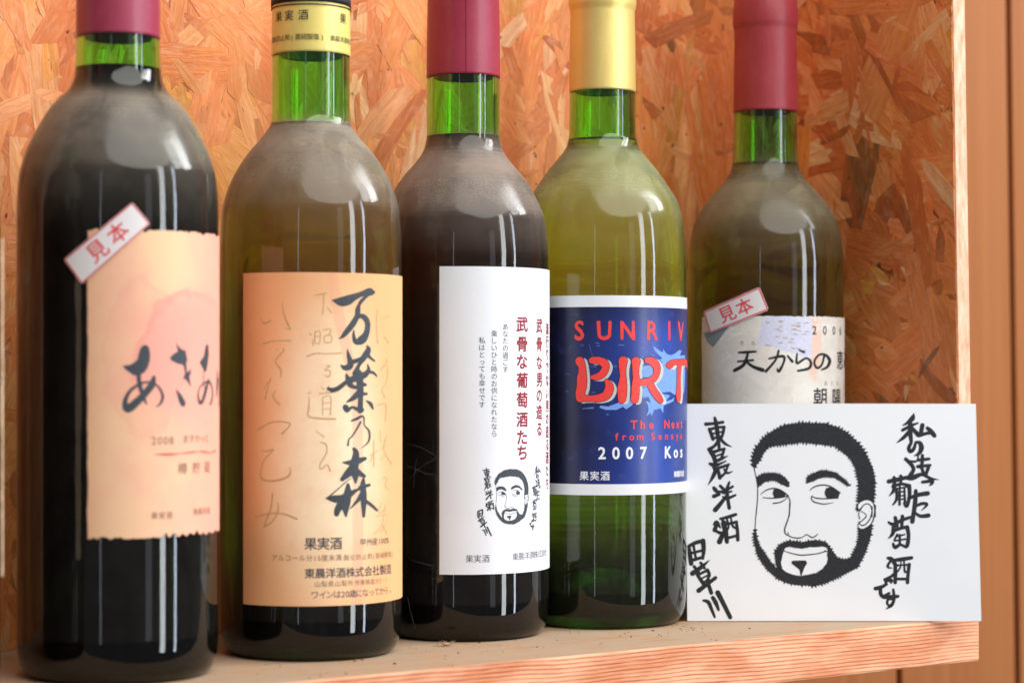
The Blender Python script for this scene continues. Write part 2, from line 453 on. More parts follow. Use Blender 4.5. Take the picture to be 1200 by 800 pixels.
def build_art(art, fmap, name, mat, parent, slicex=None, layer=0.0):
    if slicex:
        bm = bmesh.new(); vs = [bm.verts.new((x, y, z * 1e4)) for x, y, z in art.v]
        for f in art.f:
            try: bm.faces.new([vs[i] for i in f])
            except ValueError: pass
        x0 = min(p[0] for p in art.v); x1 = max(p[0] for p in art.v)
        x = math.floor(x0 / slicex) * slicex
        while x < x1:
            bmesh.ops.bisect_plane(bm, geom=bm.verts[:] + bm.edges[:] + bm.faces[:], plane_co=(x, 0, 0), plane_no=(1, 0, 0)); x += slicex
        bm.verts.index_update()
        v = [(q.co.x, q.co.y, q.co.z * 1e-4) for q in bm.verts]; f = [tuple(a.index for a in q.verts) for q in bm.faces]; bm.free()
    else: v, f = art.v, art.f
    me = mesh(name, [fmap(x, y, layer + z) for x, y, z in v], f)
    return obj(name, me, mat, parent)

# ------------------------------------------------------------------ bottles
def ray(x, y): return Vector(((x - 600) / FPX, 1.0, -(y - HOR) / FPX))
class Bottle:
    def __init__(s, cxp, z, r):
        s.c = Vector(((cxp - 600) / FPX * z, z, 0)); s.R = r; s.s = FPX / z; s.cxp = cxp
        v = Vector((s.c.x, s.c.y)).normalized(); s.f = Vector((-v.x, -v.y, 0)); s.rt = Vector((v.y, -v.x, 0))
    def pt(s, th, h, r): return s.c + s.f * (r * math.cos(th)) + s.rt * (r * math.sin(th)) + Vector((0, 0, h))
    def hit(s, x, y, r):
        d = ray(x, y); ox, oy = -s.c.x, -s.c.y
        A = d.x ** 2 + d.y ** 2; B = 2 * (ox * d.x + oy * d.y); C = ox * ox + oy * oy - r * r
        q = max(B * B - 4 * A * C, 0); t = (-B - math.sqrt(q)) / (2 * A)
        p = d * t; rel = Vector((p.x - s.c.x, p.y - s.c.y, 0))
        return math.atan2(rel.dot(s.rt), rel.dot(s.f)), CAMH + p.z
    def raymap(s, r):
        def f(x, y, layer):
            th, h = s.hit(x, y, r); return s.pt(th, h, r + layer)
        return f
    def arcmap(s, r, ax, ay):
        """flat artwork in px around the anchor ax,ay (photo px) laid round the bottle"""
        th0, h0 = s.hit(ax, ay, r)
        sc = FPX / (s.c.y - r * 0.9)
        def f(x, y, layer): return s.pt(th0 + (x - ax) / sc / r, h0 - (y - ay) / sc, r + layer)
        return f

def lathe(prof, c, seg=96, name='l', cap0=False, cap1=False, smooth=True, a0=0.0):
    v, f = [], []
    for r, h in prof:
        for i in range(seg):
            a = a0 + 2 * math.pi * i / seg; v.append((c.x + r * math.cos(a), c.y + r * math.sin(a), h))
    n = len(prof)
    for j in range(n - 1):
        for i in range(seg): f.append((j * seg + i, j * seg + (i + 1) % seg, (j + 1) * seg + (i + 1) % seg, (j + 1) * seg + i))
    if cap0: f.append(tuple(range(seg))[::-1])
    if cap1: f.append(tuple((n - 1) * seg + i for i in range(seg)))
    return mesh(name, v, f, smooth)
def smoothprof(keys, n=60):
    """monotone cubic through (r,h) keys, h decreasing or increasing"""
    keys = sorted(keys, key=lambda k: k[1]); hs = [k[1] for k in keys]; rs = [k[0] for k in keys]
    m = []
    for i in range(len(keys)):
        if i == 0 or i == len(keys) - 1: m.append(0.0); continue
        d0 = (rs[i] - rs[i - 1]) / (hs[i] - hs[i - 1]); d1 = (rs[i + 1] - rs[i]) / (hs[i + 1] - hs[i])
        m.append(0.0 if d0 * d1 <= 0 else 2 * d0 * d1 / (d0 + d1))
    out = []
    for i in range(len(keys) - 1):
        H = hs[i + 1] - hs[i]; k = max(2, int(H / 0.0018)) if H < 0.05 else 6
        for j in range(k):
            t = j / k
            out.append(((2 * t ** 3 - 3 * t * t + 1) * rs[i] + (t ** 3 - 2 * t * t + t) * H * m[i] + (-2 * t ** 3 + 3 * t * t) * rs[i + 1] + (t ** 3 - t * t) * H * m[i + 1], hs[i] + t * H))
    out.append((rs[-1], hs[-1])); return out

NECK = (0.37, 0.93, 0.17); FOOT = (0.012, 0.045, 0.010)
def glass_mat(name, tint, dust, dust_amt, seed=0.0, body=0.08):
    k = NT(name); b = k.b
    b.inputs['Roughness'].default_value = 0.0
    b.inputs['Transmission Weight'].default_value = 1.0; b.inputs['IOR'].default_value = 1.5
    # thick glass at neck and foot is greener; foot blackened to quench caustics
    a1 = k.n('ShaderNodeAttribute', attribute_name='neck'); a2 = k.n('ShaderNodeAttribute', attribute_name='foot')
    cc = k.mix(a2.outputs['Fac'], k.mix(a1.outputs['Fac'], tint, NECK), FOOT)
    # a sight line that grazes the wall runs a long way through coloured glass
    lw = k.n('ShaderNodeLayerWeight'); lw.inputs[0].default_value = 0.5
    k.l(k.mix(k.math('MULTIPLY', k.math('POWER', lw.outputs['Facing'], 3.0), 0.9), cc, k.mix(1.0, cc, (0.10, 0.26, 0.05), 'MULTIPLY')), b.inputs['Base Color'])
    co = k.coord('Object'); off = k.scalev(co, (1, 1, 1), loc=(seed, seed * 1.3, 0))
    geo = k.n('ShaderNodeNewGeometry'); sp = k.n('ShaderNodeSeparateXYZ'); k.l(geo.outputs['True Normal'], sp.inputs[0])
    nb = k.noise(off, 55, 5, 0.6); nf = k.noise(off, 2600, 3, 0.7); nm = k.noise(off, 420, 4, 0.7)
    st = k.noise(k.scalev(off, (260, 260, 14)), 1.0, 3, 0.6)
    wp = k.noise(k.scalev(off, (38, 38, 16), rot=(0.4, 0.3, 0.2)), 1.0, 3, 0.5, 1.8)
    up = k.rng(sp.outputs[2], -0.02, 0.70, 0.0, 1.0, False)
    sz = k.n('ShaderNodeSeparateXYZ'); k.l(co, sz.inputs[0])
    low = k.math('MULTIPLY', k.rng(sz.outputs[2], 0.158, 0.196), 0.26)
    up = k.math('MULTIPLY', k.math('MAXIMUM', up, low), k.rng(sz.outputs[2], 0.213, 0.222, 1, 0.10))
    back = k.math('SUBTRACT', 1.0, geo.outputs['Backfacing'])
    d = k.math('MULTIPLY', up, dust_amt)
    side = k.rng(st, 0.45, 0.8, body * 0.35, body)
    side = k.math('MULTIPLY', side, k.rng(sp.outputs[2], -0.25, -0.05, 0, 1))
    d = k.math('ADD', d, side)
    d = k.math('MULTIPLY', d, k.math('MULTIPLY', k.rng(nb, 0.32, 0.62, 0.70, 1.12), k.rng(wp, 0.36, 0.46, 0.72, 1.0)))
    d = k.math('MULTIPLY', d, k.rng(nf, 0.25, 0.75, 0.72, 1.22))
    d = k.math('ADD', d, k.math('MULTIPLY', k.rng(nm, 0.70, 0.76, 0, 0.35), up), clamp=True)
    # only the outside of the glass carries dust
    at = k.n('ShaderNodeAttribute', attribute_name='outer')
    d = k.math('MULTIPLY', d, at.outputs['Fac'])
    k.l(k.math('MULTIPLY', k.math('MULTIPLY', up, 0.34), at.outputs['Fac']), b.inputs['Roughness'])
    df = k.n('ShaderNodeBsdfDiffuse'); 
    k.l(k.mix(k.rng(nf, 0.4, 0.7), dust, tuple(x * 1.35 for x in dust)), df.inputs[0])
    mx = k.n('ShaderNodeMixShader'); k.l(d, mx.inputs[0]); k.l(b.outputs[0], mx.inputs[1]); k.l(df.outputs[0], mx.inputs[2])
    k.l(mx.outputs[0], k.out.inputs[0])
    return k.m
def wine_mat(name, c):
    out = []
    for nm, ior, cc in ((name, 1.34 / 1.5, c), (name + '_surface', 1.34, (0.9, 0.9, 0.8))):
        k = NT(nm); b = k.b; b.inputs['Base Color'].default_value = (*cc, 1); b.inputs['Roughness'].default_value = 0.0
        b.inputs['Transmission Weight'].default_value = 1.0; b.inputs['IOR'].default_value = ior
        a2 = k.n('ShaderNodeAttribute', attribute_name='foot'); k.l(k.mix(a2.outputs['Fac'], cc, (0.02, 0.06, 0.012)), b.inputs['Base Color']); out.append(k.m)  # wine darkened at the foot to quench the bright reflected swirl
    return out

def make_bottle(B, label, keys, neck_r, level, cap_h, cap_mat, glass, wine, lip=0.279, top=0.297, group='row of wine bottles'):
    root = empty('wine_bottle', label, 'wine bottle', group)
    R = B.R; c = B.c
    heel = [(0.0, 0.0235), (0.006, 0.0225), (0.012, 0.0195), (0.018, 0.0145), (0.0235, 0.0075), (0.0275, 0.0022), (0.030, 0.0004), (R - 0.0062, 0.0),
            (R - 0.0042, 0.0005), (R - 0.0024, 0.0019), (R - 0.0011, 0.0042), (R - 0.0004, 0.0075), (R - 0.0001, 0.0115)]
    heel[0] = (0.0002, 0.0235)
    body = smoothprof([(R, 0.016)] + [(min(r, R), h) for r, h in keys] + [(neck_r, cap_h + 0.004), (neck_r - 0.0014, lip)])
    outer = heel + body + [(neck_r - 0.0006, lip + 0.001), (neck_r - 0.0004, lip + 0.008), (neck_r - 0.0012, lip + 0.0145)]
    tw = 0.0026
    inner_body = [(max(r - tw, neck_r - 0.0036), h) for r, h in body]
    inner_low = [(0.0002, 0.0275), (0.008, 0.026), (0.016, 0.0205), (0.0235, 0.012), (0.0285, 0.0068), (R - 0.0075, 0.0058), (R - 0.0045, 0.0078), (R - 0.003, 0.0112)]
    inner = inner_low + inner_body + [(neck_r - 0.0042, lip + 0.0145)]
    up_in = [(r, h) for r, h in inner if h > level + 0.0004]; lo_in = [(r, h) for r, h in inner if h <= level - 0.0004]
    rl_ = lo_in[-1][0] + (up_in[0][0] - lo_in[-1][0]) * (level - lo_in[-1][1]) / (up_in[0][1] - lo_in[-1][1])
    # the bottle wall: outside, and the dry inside above the wine; below it the wine touches the glass
    prof = outer + up_in[::-1] + [(rl_, level)]
    me = lathe(prof, c, 112, 'glass')
    # attribute: which rings are on the outside
    at = me.attributes.new('outer', 'FLOAT', 'POINT'); no = len(outer)
    at.data.foreach_set('value', [1.0 if i // 112 < no else 0.0 for i in range(len(me.vertices))])
    vv = me.vertices; ss = lambda x, a, b: max(0.0, min(1.0, (x - a) / (b - a)))
    at = me.attributes.new('neck', 'FLOAT', 'POINT'); at.data.foreach_set('value', [max(ss(q.co.z, cap_h - 0.034, cap_h - 0.024), 0.8 * ss(-q.co.z, -0.078, -0.045)) for q in vv])
    at = me.attributes.new('foot', 'FLOAT', 'POINT'); at.data.foreach_set('value', [ss(-q.co.z, -0.040, -0.026) for q in vv])
    obj('glass_body', me, glass, root)
    wl = lo_in + [(rl_, level)]; nw = len(wl)
    wl += [(rl_ - 0.0006, level - 0.0006), (rl_ - 0.0018, level - 0.0010), (rl_ * 0.5, level - 0.0011), (0.0002, level - 0.0011)]
    wm = lathe(wl, c, 112, 'wine'); wm.materials.append(wine[0]); wm.materials.append(wine[1])
    at = wm.attributes.new('foot', 'FLOAT', 'POINT'); at.data.foreach_set('value', [0.95 * max(0.0, min(1.0, (0.040 - q.co.z) / 0.016)) for q in wm.vertices])
    for q in wm.polygons: q.material_index = 1 if min(q.vertices) // 112 >= nw - 1 else 0
    obj('wine', wm, None, root)
    # capsule: sleeve over the neck and lip, closed on top
    o = 0.0003
    cp = [(neck_r + 0.0001, cap_h), (neck_r + o, cap_h + 0.0001), (neck_r + o, cap_h + 0.001), (neck_r - 0.0002 + o, (cap_h + lip) / 2), (neck_r - 0.0005 + o, lip - 0.002), (neck_r - 0.0004 + o, lip - 0.0008),
          (neck_r + 0.0001 + o, lip + 0.0006), (neck_r + 0.0003 + o, lip + 0.002), (neck_r + 0.0003 + o, lip + 0.008), (neck_r + 0.0002, lip + 0.0100), (neck_r, top - 0.0015), (neck_r - 0.0012, top), (0.0002, top + 0.0002)]
    obj('capsule', lathe(cp, c, 96, 'capsule'), cap_mat, root)
    return root

def torn(amp, seed, base=0.0):
    def f(a): 
        v = pnoise(Vector((a * 260, seed, 0))) * 0.65 + pnoise(Vector((a * 700, seed + 5, 0))) * 0.35
        return base - amp * abs(v) * 1.3
    return f
def label_patch(B, name, parent, mat, th0, th1, h0, h1, r=None, thick=0.00018, topf=None, botf=None, leftf=None, step=0.0009, curl=0.0):
    r = r or B.R + 0.00035
    na = max(8, int((th1 - th0) * r / step)); nh = 10
    if leftf: nh = 90
    v, f, uv = [], [], []
    sc = FPX / (B.c.y - r * 0.9)
    for side in (0, 1):
        for j in range(nh + 1):
            for i in range(na + 1):
                u = i / na; a = (th0 + (th1 - th0) * u)
                ht = h1 + (topf(a * r) if topf else 0); hb = h0 - (botf(a * r) if botf else 0)
                h = hb + (ht - hb) * j / nh
                if leftf and i == 0: a -= leftf(h) / r
                if leftf and i == na: a += leftf(h + 3) / r
                rr = r - thick * side
                if curl and u > 0.97: rr += curl
                v.append(B.pt(a, h, rr)); uv.append(((B.cxp + a * r * sc) / 100, (HOR - (h - CAMH) * sc) / 100))
    K = (nh + 1) * (na + 1)
    def I(s_, j, i): return s_ * K + j * (na + 1) + i
    for j in range(nh):
        for i in range(na):
            f.append((I(0, j, i), I(0, j, i + 1), I(0, j + 1, i + 1), I(0, j + 1, i)))
            f.append((I(1, j, i), I(1, j + 1, i), I(1, j + 1, i + 1), I(1, j, i + 1)))
    for i in range(na):
        f.append((I(0, 0, i), I(1, 0, i), I(1, 0, i + 1), I(0, 0, i + 1))); f.append((I(0, nh, i), I(0, nh, i + 1), I(1, nh, i + 1), I(1, nh, i)))
    for j in range(nh):
        f.append((I(0, j, 0), I(0, j + 1, 0), I(1, j + 1, 0), I(1, j, 0))); f.append((I(0, j, na), I(1, j, na), I(1, j + 1, na), I(0, j + 1, na)))
    me = mesh(name, v, f, False); me.materials.append(mat); me.materials.append(M['dark_back'])
    for q in me.polygons: q.material_index = 1 if min(q.vertices) >= K else 0
    ul = me.uv_layers.new(name='UVMap'); li = [0] * len(me.loops); me.loops.foreach_get('vertex_index', li); ub = []
    for x in li: ub += uv[x]
    ul.data.foreach_set('uv', ub)
    return obj(name, me, mat, parent)
def paper(name, fn, rough=0.75, spec=0.25, bumpy=0.12):
    k = NT(name); uv = k.n('ShaderNodeUVMap'); uv.uv_map = 'UVMap'; k.uv = uv.outputs[0]
    sp = k.n('ShaderNodeSeparateXYZ'); k.l(k.uv, sp.inputs[0]); k.x, k.y = sp.outputs[0], sp.outputs[1]
    def ell(cx, cy, rx, ry, soft=0.25, wob=0.25, ns=2.0, seed=0):
        n1 = k.noise(k.scalev(k.uv, (1, 1, 1), loc=(seed, seed, 0)), ns, 4, 0.6)
        dx = k.math('DIVIDE', k.math('SUBTRACT', k.x, cx), rx); dy = k.math('DIVIDE', k.math('SUBTRACT', k.y, cy), ry)
        d = k.math('SQRT', k.math('ADD', k.math('MULTIPLY', dx, dx), k.math('MULTIPLY', dy, dy)))
        d = k.math('ADD', d, k.math('MULTIPLY', k.math('SUBTRACT', n1, 0.5), wob * 2))
        return d, k.rng(d, 1 - soft, 1 + soft * 0.1, 1, 0)
    k.ell = ell
    c = fn(k); gr = k.noise(k.coord('Object'), 1500, 3, 0.6)
    c = k.mix(k.rng(gr, 0.3, 0.7, 0.0, 0.10), c, k.mix(1.0, c, (0.72, 0.68, 0.62), 'MULTIPLY'))
    k.color(c); k.b.inputs['Roughness'].default_value = rough; k.b.inputs['Specular IOR Level'].default_value = spec
    k.bump(gr, bumpy, 0.0002); return k.m

M['dark_back'] = simple('darkened_label_back', (0.035, 0.03, 0.025), 0.6)  # label backs darkened so no pale reflection of them shows in the glass
def p1(k):
    c = k.mix(k.rng(k.noise(k.uv, 1.2, 4, 0.6), 0.35, 0.65), (0.90, 0.56, 0.33), (0.90, 0.48, 0.32))
    d, m = k.ell(2.35, 4.25, 0.95, 1.0, 0.5, 0.22, 1.6, 3); c = k.mix(k.math('MULTIPLY', m, 0.75), c, (0.90, 0.37, 0.30))
    d, m = k.ell(2.42, 4.45, 0.86, 1.15, 0.16, 0.30, 1.3, 1)
    fade = k.rng(k.y, 4.0, 4.9, 1, 0); c = k.mix(k.math('MULTIPLY', k.math('MULTIPLY', m, 0.26), fade), c, (0.88, 0.30, 0.27))
    ring = k.math('MULTIPLY', k.rng(d, 0.86, 0.96, 0, 1), k.rng(d, 0.97, 1.03, 1, 0)); c = k.mix(k.math('MULTIPLY', k.math('MULTIPLY', ring, 0.42), fade), c, (0.82, 0.20, 0.20))
    d, m = k.ell(1.72, 4.2, 0.5, 0.9, 0.2, 0.35, 2.0, 8); ring = k.math('MULTIPLY', k.rng(d, 0.85, 0.97, 0, 1), k.rng(d, 0.98, 1.04, 1, 0)); c = k.mix(k.math('MULTIPLY', ring, 0.22), c, (0.84, 0.30, 0.26)); c = k.mix(k.math('MULTIPLY', m, 0.30), c, (0.90, 0.38, 0.28))
    c = k.mix(k.rng(k.x, 2.0, 2.75, 0, 0.70), c, (0.90, 0.36, 0.27))
    c = k.mix(k.rng(k.x, 1.35, 0.95, 0, 0.35), c, (0.80, 0.42, 0.20))
    return c
def p2(k):
    d, m = k.ell(3.85, 5.3, 0.95, 2.3, 0.75, 0.20, 0.8, 2)
    c = k.mix(m, (0.82, 0.42, 0.19), (0.95, 0.74, 0.49))
    c = k.mix(k.rng(k.x, 3.15, 2.75, 0, 0.55), c, (0.74, 0.29, 0.105))
    b = k.noise(k.uv, 3.0, 5, 0.65); c = k.mix(k.rng(b, 0.42, 0.75, 0, 0.35), c, (0.82, 0.45, 0.22))
    # faded reddish band printed down the paper
    w = k.math('SUBTRACT', k.x, k.math('ADD', 4.14, k.math('MULTIPLY', k.rng(k.y, 3.1, 5.0, -0.24, 0.08), 1.0)))
    band = k.math('MULTIPLY', k.rng(w, -0.085, -0.055), k.rng(w, 0.055, 0.085, 1, 0))
    c = k.mix(k.math('MULTIPLY', band, 0.42), c, (0.80, 0.36, 0.24))
    sp = k.noise(k.uv, 22, 2, 0.5); c = k.mix(k.rng(sp, 0.74, 0.80, 0, 0.4), c, (0.45, 0.18, 0.07))
    return c
def p3(k): return k.mix(k.rng(k.noise(k.uv, 1.0, 3, 0.5), 0.4, 0.7), (0.80, 0.81, 0.835), (0.77, 0.785, 0.82))
def p4(k):
    n = k.noise(k.uv, 1.3, 3, 0.5, 0.3)
    t = k.math('ADD', k.x, k.math('MULTIPLY', k.math('SUBTRACT', n, 0.5), 1.0))
    c = k.ramp(k.rng(t, 6.35, 8.1, 0, 1, False), [(0.0, (0.008, 0.008, 0.018)), (0.22, (0.014, 0.018, 0.075)), (0.55, (0.018, 0.036, 0.20)), (0.85, (0.035, 0.075, 0.36)), (1.0, (0.02, 0.045, 0.22))])
    c = k.mix(k.rng(k.y, 4.0, 3.55, 0, 0.6), c, (0.010, 0.010, 0.035))
    c = k.mix(k.rng(k.noise(k.uv, 5.0, 4, 0.6), 0.55, 0.75, 0, 0.25), c, (0.10, 0.12, 0.35))
    return c
def p5(k):
    b = k.noise(k.uv, 2.4, 5, 0.6, 0.6)
    c = k.mix(k.rng(b, 0.35, 0.65), (0.80, 0.76, 0.69), (0.72, 0.66, 0.57))
    c = k.mix(k.rng(k.x, 8.52, 8.0, 0, 0.8), c, (0.72, 0.48, 0.26))
    d, m = k.ell(9.58, 4.05, 0.13, 0.5, 0.4, 0.4, 4.0, 4); c = k.mix(k.math('MULTIPLY', m, 0.6), c, (0.85, 0.47, 0.33))
    cr = k.noise(k.scalev(k.uv, (1, 1, 1), rot=(0, 0, 0.7)), 3.0, 2, 0.4, 1.6)
    c = k.mix(k.math('MULTIPLY', k.math('MULTIPLY', k.rng(cr, 0.485, 0.5), k.rng(cr, 0.5, 0.515, 1, 0)), 0.5), c, (0.93, 0.91, 0.87))
    return c
M['paper1'] = paper('peach_washi_paper', p1); M['paper2'] = paper('aged_paper', p2)
M['paper3'] = paper('white_coated_paper', p3, 0.55, 0.4, 0.05); M['paper4'] = paper('white_label_stock', p3, 0.4, 0.4, 0.05)
M['paper4_blue'] = paper('deep_blue_print', p4, 0.30, 0.45, 0.04); M['paper5'] = paper('torn_cream_paper', p5, 0.7, 0.3, 0.3)
M['sticker'] = paper('sticker_white', lambda k: k.mix(k.noise(k.uv, 3, 3), (0.84, 0.80, 0.79), (0.80, 0.74, 0.72)), 0.5, 0.3, 0.05)
def cap_mat(name, c, rough, metal=0.0, coat=0.0, bump=0.0):
    k = NT(name); co = k.coord('Object'); n1 = k.noise(co, 900, 3, 0.6); n2 = k.noise(co, 60, 4, 0.6)
    cc = k.mix(k.rng(n2, 0.4, 0.75, 0, 0.25), c, tuple(min(1, x * 1.25 + 0.03) for x in c))
    cc = k.mix(k.rng(n1, 0.66, 0.75, 0, 0.18), cc, (0.55, 0.48, 0.42))
    k.color(cc); k.b.inputs['Roughness'].default_value = rough; k.b.inputs['Metallic'].default_value = metal
    n3 = k.noise(k.scalev(co, (70, 70, 30)), 1.0, 3, 0.5, 0.6)
    k.bump(k.math('ADD', k.math('MULTIPLY', n1, 0.25), n3), 0.22 + bump, 0.0012); return k.m

DUST = (0.30, 0.255, 0.20)
G = (0.60, 0.85, 0.35)
# bottle positions: photo column of the axis, distance, body radius
B1 = Bottle(138.5, 0.808, 0.0376); B2 = Bottle(364.5, 0.872, 0.0369); B3 = Bottle(543, 0.935, 0.0374); B4 = Bottle(706, 0.980, 0.0384); B5 = Bottle(897, 1.030, 0.0374)
B0 = Bottle(-131, 0.735, 0.0374)
K1 = [(.0376, .174), (.0368, .187), (.0347, .195), (.0300, .2053), (.0246, .214), (.0185, .2205), (.0163, .226), (.0158, .233)]
K2 = [(.0369, .162), (.0362, .178), (.0345, .186), (.0311, .194), (.0262, .202), (.0197, .2098), (.0163, .2155), (.0158, .222)]
K3 = [(.0374, .163), (.0358, .180), (.0314, .1912), (.0266, .199), (.0208, .2057), (.0172, .2115), (.0160, .218)]
K4 = [(.0384, .162), (.0372, .1806), (.0348, .191), (.0289, .2009), (.0243, .2074), (.0200, .2125), (.0165, .2175), (.0153, .224)]
K5 = [(.0374, .166), (.0363, .178), (.0344, .1854), (.0309, .1924), (.0256, .1994), (.0193, .2064), (.0163, .2125), (.0154, .220)]
def hy(B, y, x=None, r=None): return B.hit(B.cxp if x is None else x, y, r or B.R)[1]
capr = 0.0157
r1 = make_bottle(B1, 'dark wine bottle with torn peach label, magenta capsule and tilted red sample sticker', K1, .0155, 0.2285, hy(B1, 38, None, .0157), cap_mat('magenta_capsule', (0.32, 0.034, 0.072), 0.33),
                 glass_mat('green_glass_dusty', G, DUST, 0.62, 0.0, 0.012), wine_mat('red_wine', (0.004, 0.001, 0.001)))
r2 = make_bottle(B2, 'bottle of olive brown wine with tall calligraphy label on aged paper and yellow printed capsule', K2, .0158, 0.2145, hy(B2, 60, None, .0158), cap_mat('yellow_capsule', (0.80, 0.64, 0.18), 0.34, 0.10),
                 glass_mat('green_glass_thick_dust', (0.78, 0.88, 0.50), (0.31, 0.26, 0.20), 0.72, 3.1, 0.018), wine_mat('amber_wine', (0.36, 0.37, 0.045)))
r3 = make_bottle(B3, 'middle bottle of dark wine with white label of red vertical writing and small bearded face', K3, .0159, 0.2170, hy(B3, 86, None, .0159), cap_mat('crimson_capsule', (0.31, 0.022, 0.052), 0.36),
                 glass_mat('green_glass_brown_dust', G, (0.29, 0.23, 0.19), 0.72, 6.2, 0.02), wine_mat('dark_wine', (0.05, 0.010, 0.004)))
r4 = make_bottle(B4, 'pale green white wine bottle with blue and red lettered label and plain gold capsule', K4, .0150, 0.2205, hy(B4, 104, None, .0150), cap_mat('gold_capsule', (0.88, 0.66, 0.21), 0.44, 0.45),
                 glass_mat('light_green_glass', (0.78, 0.985, 0.48), (0.40, 0.42, 0.22), 0.50, 9.4, 0.03), wine_mat('white_wine', (0.64, 0.985, 0.22)), lip=0.2805, top=0.297)
r5 = make_bottle(B5, 'rightmost bottle, standing behind the white card, olive glass with cream torn label and red capsule', K5, .0151, 0.2145, hy(B5, 128, None, .0151), cap_mat('red_capsule', (0.34, 0.030, 0.040), 0.45, 0, 0, 0.1),
                 glass_mat('olive_glass_dusty', (0.76, 0.90, 0.45), (0.27, 0.235, 0.15), 0.56, 12.4, 0.02), wine_mat('straw_wine', (0.38, 0.50, 0.07)), lip=0.2800, top=0.2975)
r0 = make_bottle(B0, 'bottle cut off at the left, only the pale crumpled edge of its label showing', K3, .0158, 0.2175, 0.243, cap_mat('dark_capsule', (0.20, 0.02, 0.04), 0.4),
                 glass_mat('green_glass_edge', G, DUST, 0.6, 15, 0.1), wine_mat('red_wine_edge', (0.012, 0.001, 0.002)))
def crumple(h): return 0.0030 * abs(pnoise(Vector((h * 45, 2.2, 0)))) + 0.0012 * pnoise(Vector((h * 260, 5.2, 0)))
label_patch(B0, 'label', r0, M['paper5'], R_(79), R_(89), 0.043, 0.160, r=B0.R + 0.0012, leftf=crumple)

# ---------------- bottle 1 label
rl = B1.R + 0.00035
tL = B1.hit(102.5, 400, rl)[0]
h1t = B1.hit(190, 269, rl)[1]; h1b = B1.hit(190, 630, rl)[1]
L1 = label_patch(B1, 'label', r1, M['paper1'], tL, R_(112), h1b, h1t, topf=torn(0.0032, 1.0), botf=torn(0.0030, 7.0), leftf=lambda h: 0.0009 * pnoise(Vector((h * 60, 1, 0))) + 0.0003 * pnoise(Vector((h * 400, 4, 0))))
a = Art(); o = (135, 390); S = 7.27
a.poly([pts('60,280 130,270 165,248 190,225 200,180 215,130 235,105 255,100 275,108 290,130 298,180 295,240 275,300 250,335 215,355 200,370 150,355 100,320', o, S)])
a.strokes('''200,350,36 205,420,38 225,500,34 265,602,14
330,375,30 312,440,60 250,520,58 180,590,66 105,645,70 85,580,40 130,490,28 220,430,22 300,420,16 370,460,18 405,540,26 385,600,20 345,630,5
590,255,30 603,330,18 610,372,44 625,410,22 642,450,6; 640,310,6 625,350,30 585,385,16
755,320,6 750,420,6 765,480,8 775,500,18; 795,395,14 780,450,22 750,560,26 722,600,24 705,520,12 730,450,11 790,412,20 820,450,12 828,540,11 810,608,16''', o, S)
a.poly([pts('465,210 500,175 532,160 528,130 515,80 535,108 555,130 575,145 600,150 605,190 615,230 600,262 580,272 530,260 480,235', o, S)])
a.poly([pts('515,475 560,520 595,580 600,600 590,628 560,620 540,575', o, S)])
a.poly([pts('718,250 755,195 770,110 780,95 793,105 797,180 788,260 775,325 762,330 742,295', o, S)])
build_art(a, B1.raymap(rl), 'brush_lettering', M['ink_slate'], L1, 4, 0.00006)
a = Art(); a.strokes('8,20,4 14,50,22 6,110,30 -4,150,10; 6,60,8 40,70,16 60,120,18 50,200,10; 80,40,12 100,90,20', (252.5, 428), 4.0)
build_art(a, B1.arcmap(rl, 254, 440), 'brush_lettering', M['ink_slate'], L1, 2, 0.00006)
a = Art(); S1 = 1.0
a.line('2008', 183, 516, 13, 0, 13.1); a.line('ますかっと', 224, 515, 10.5, 0, 10)
a.line('樽貯蔵', 219, 550, 15, 0, 23.0)
build_art(a, B1.arcmap(rl, 180, 516), 'small_lettering', M['ink_brown'], L1, 5, 0.00006)
a = Art(); a.line('果実酒', 181, 604, 9, 0, 9.5); a.line('東晨洋酒', 240, 602, 9, 0, 9)
build_art(a, B1.arcmap(rl, 181, 604), 'small_lettering', M['ink_brown'], L1, 5, 0.00006)
a = Art(); a.strokes('182,532,1 200,532.5,3.4 215,532,1.2 232,531,2.6 245,530.5,1 257,531,3 272,533,1.5 290,531,3', (0, 0), 1.0)
build_art(a, B1.arcmap(rl, 182, 532), 'printed_rule', ink('ink_rust', (0.55, 0.14, 0.09)), L1, 4, 0.00006)

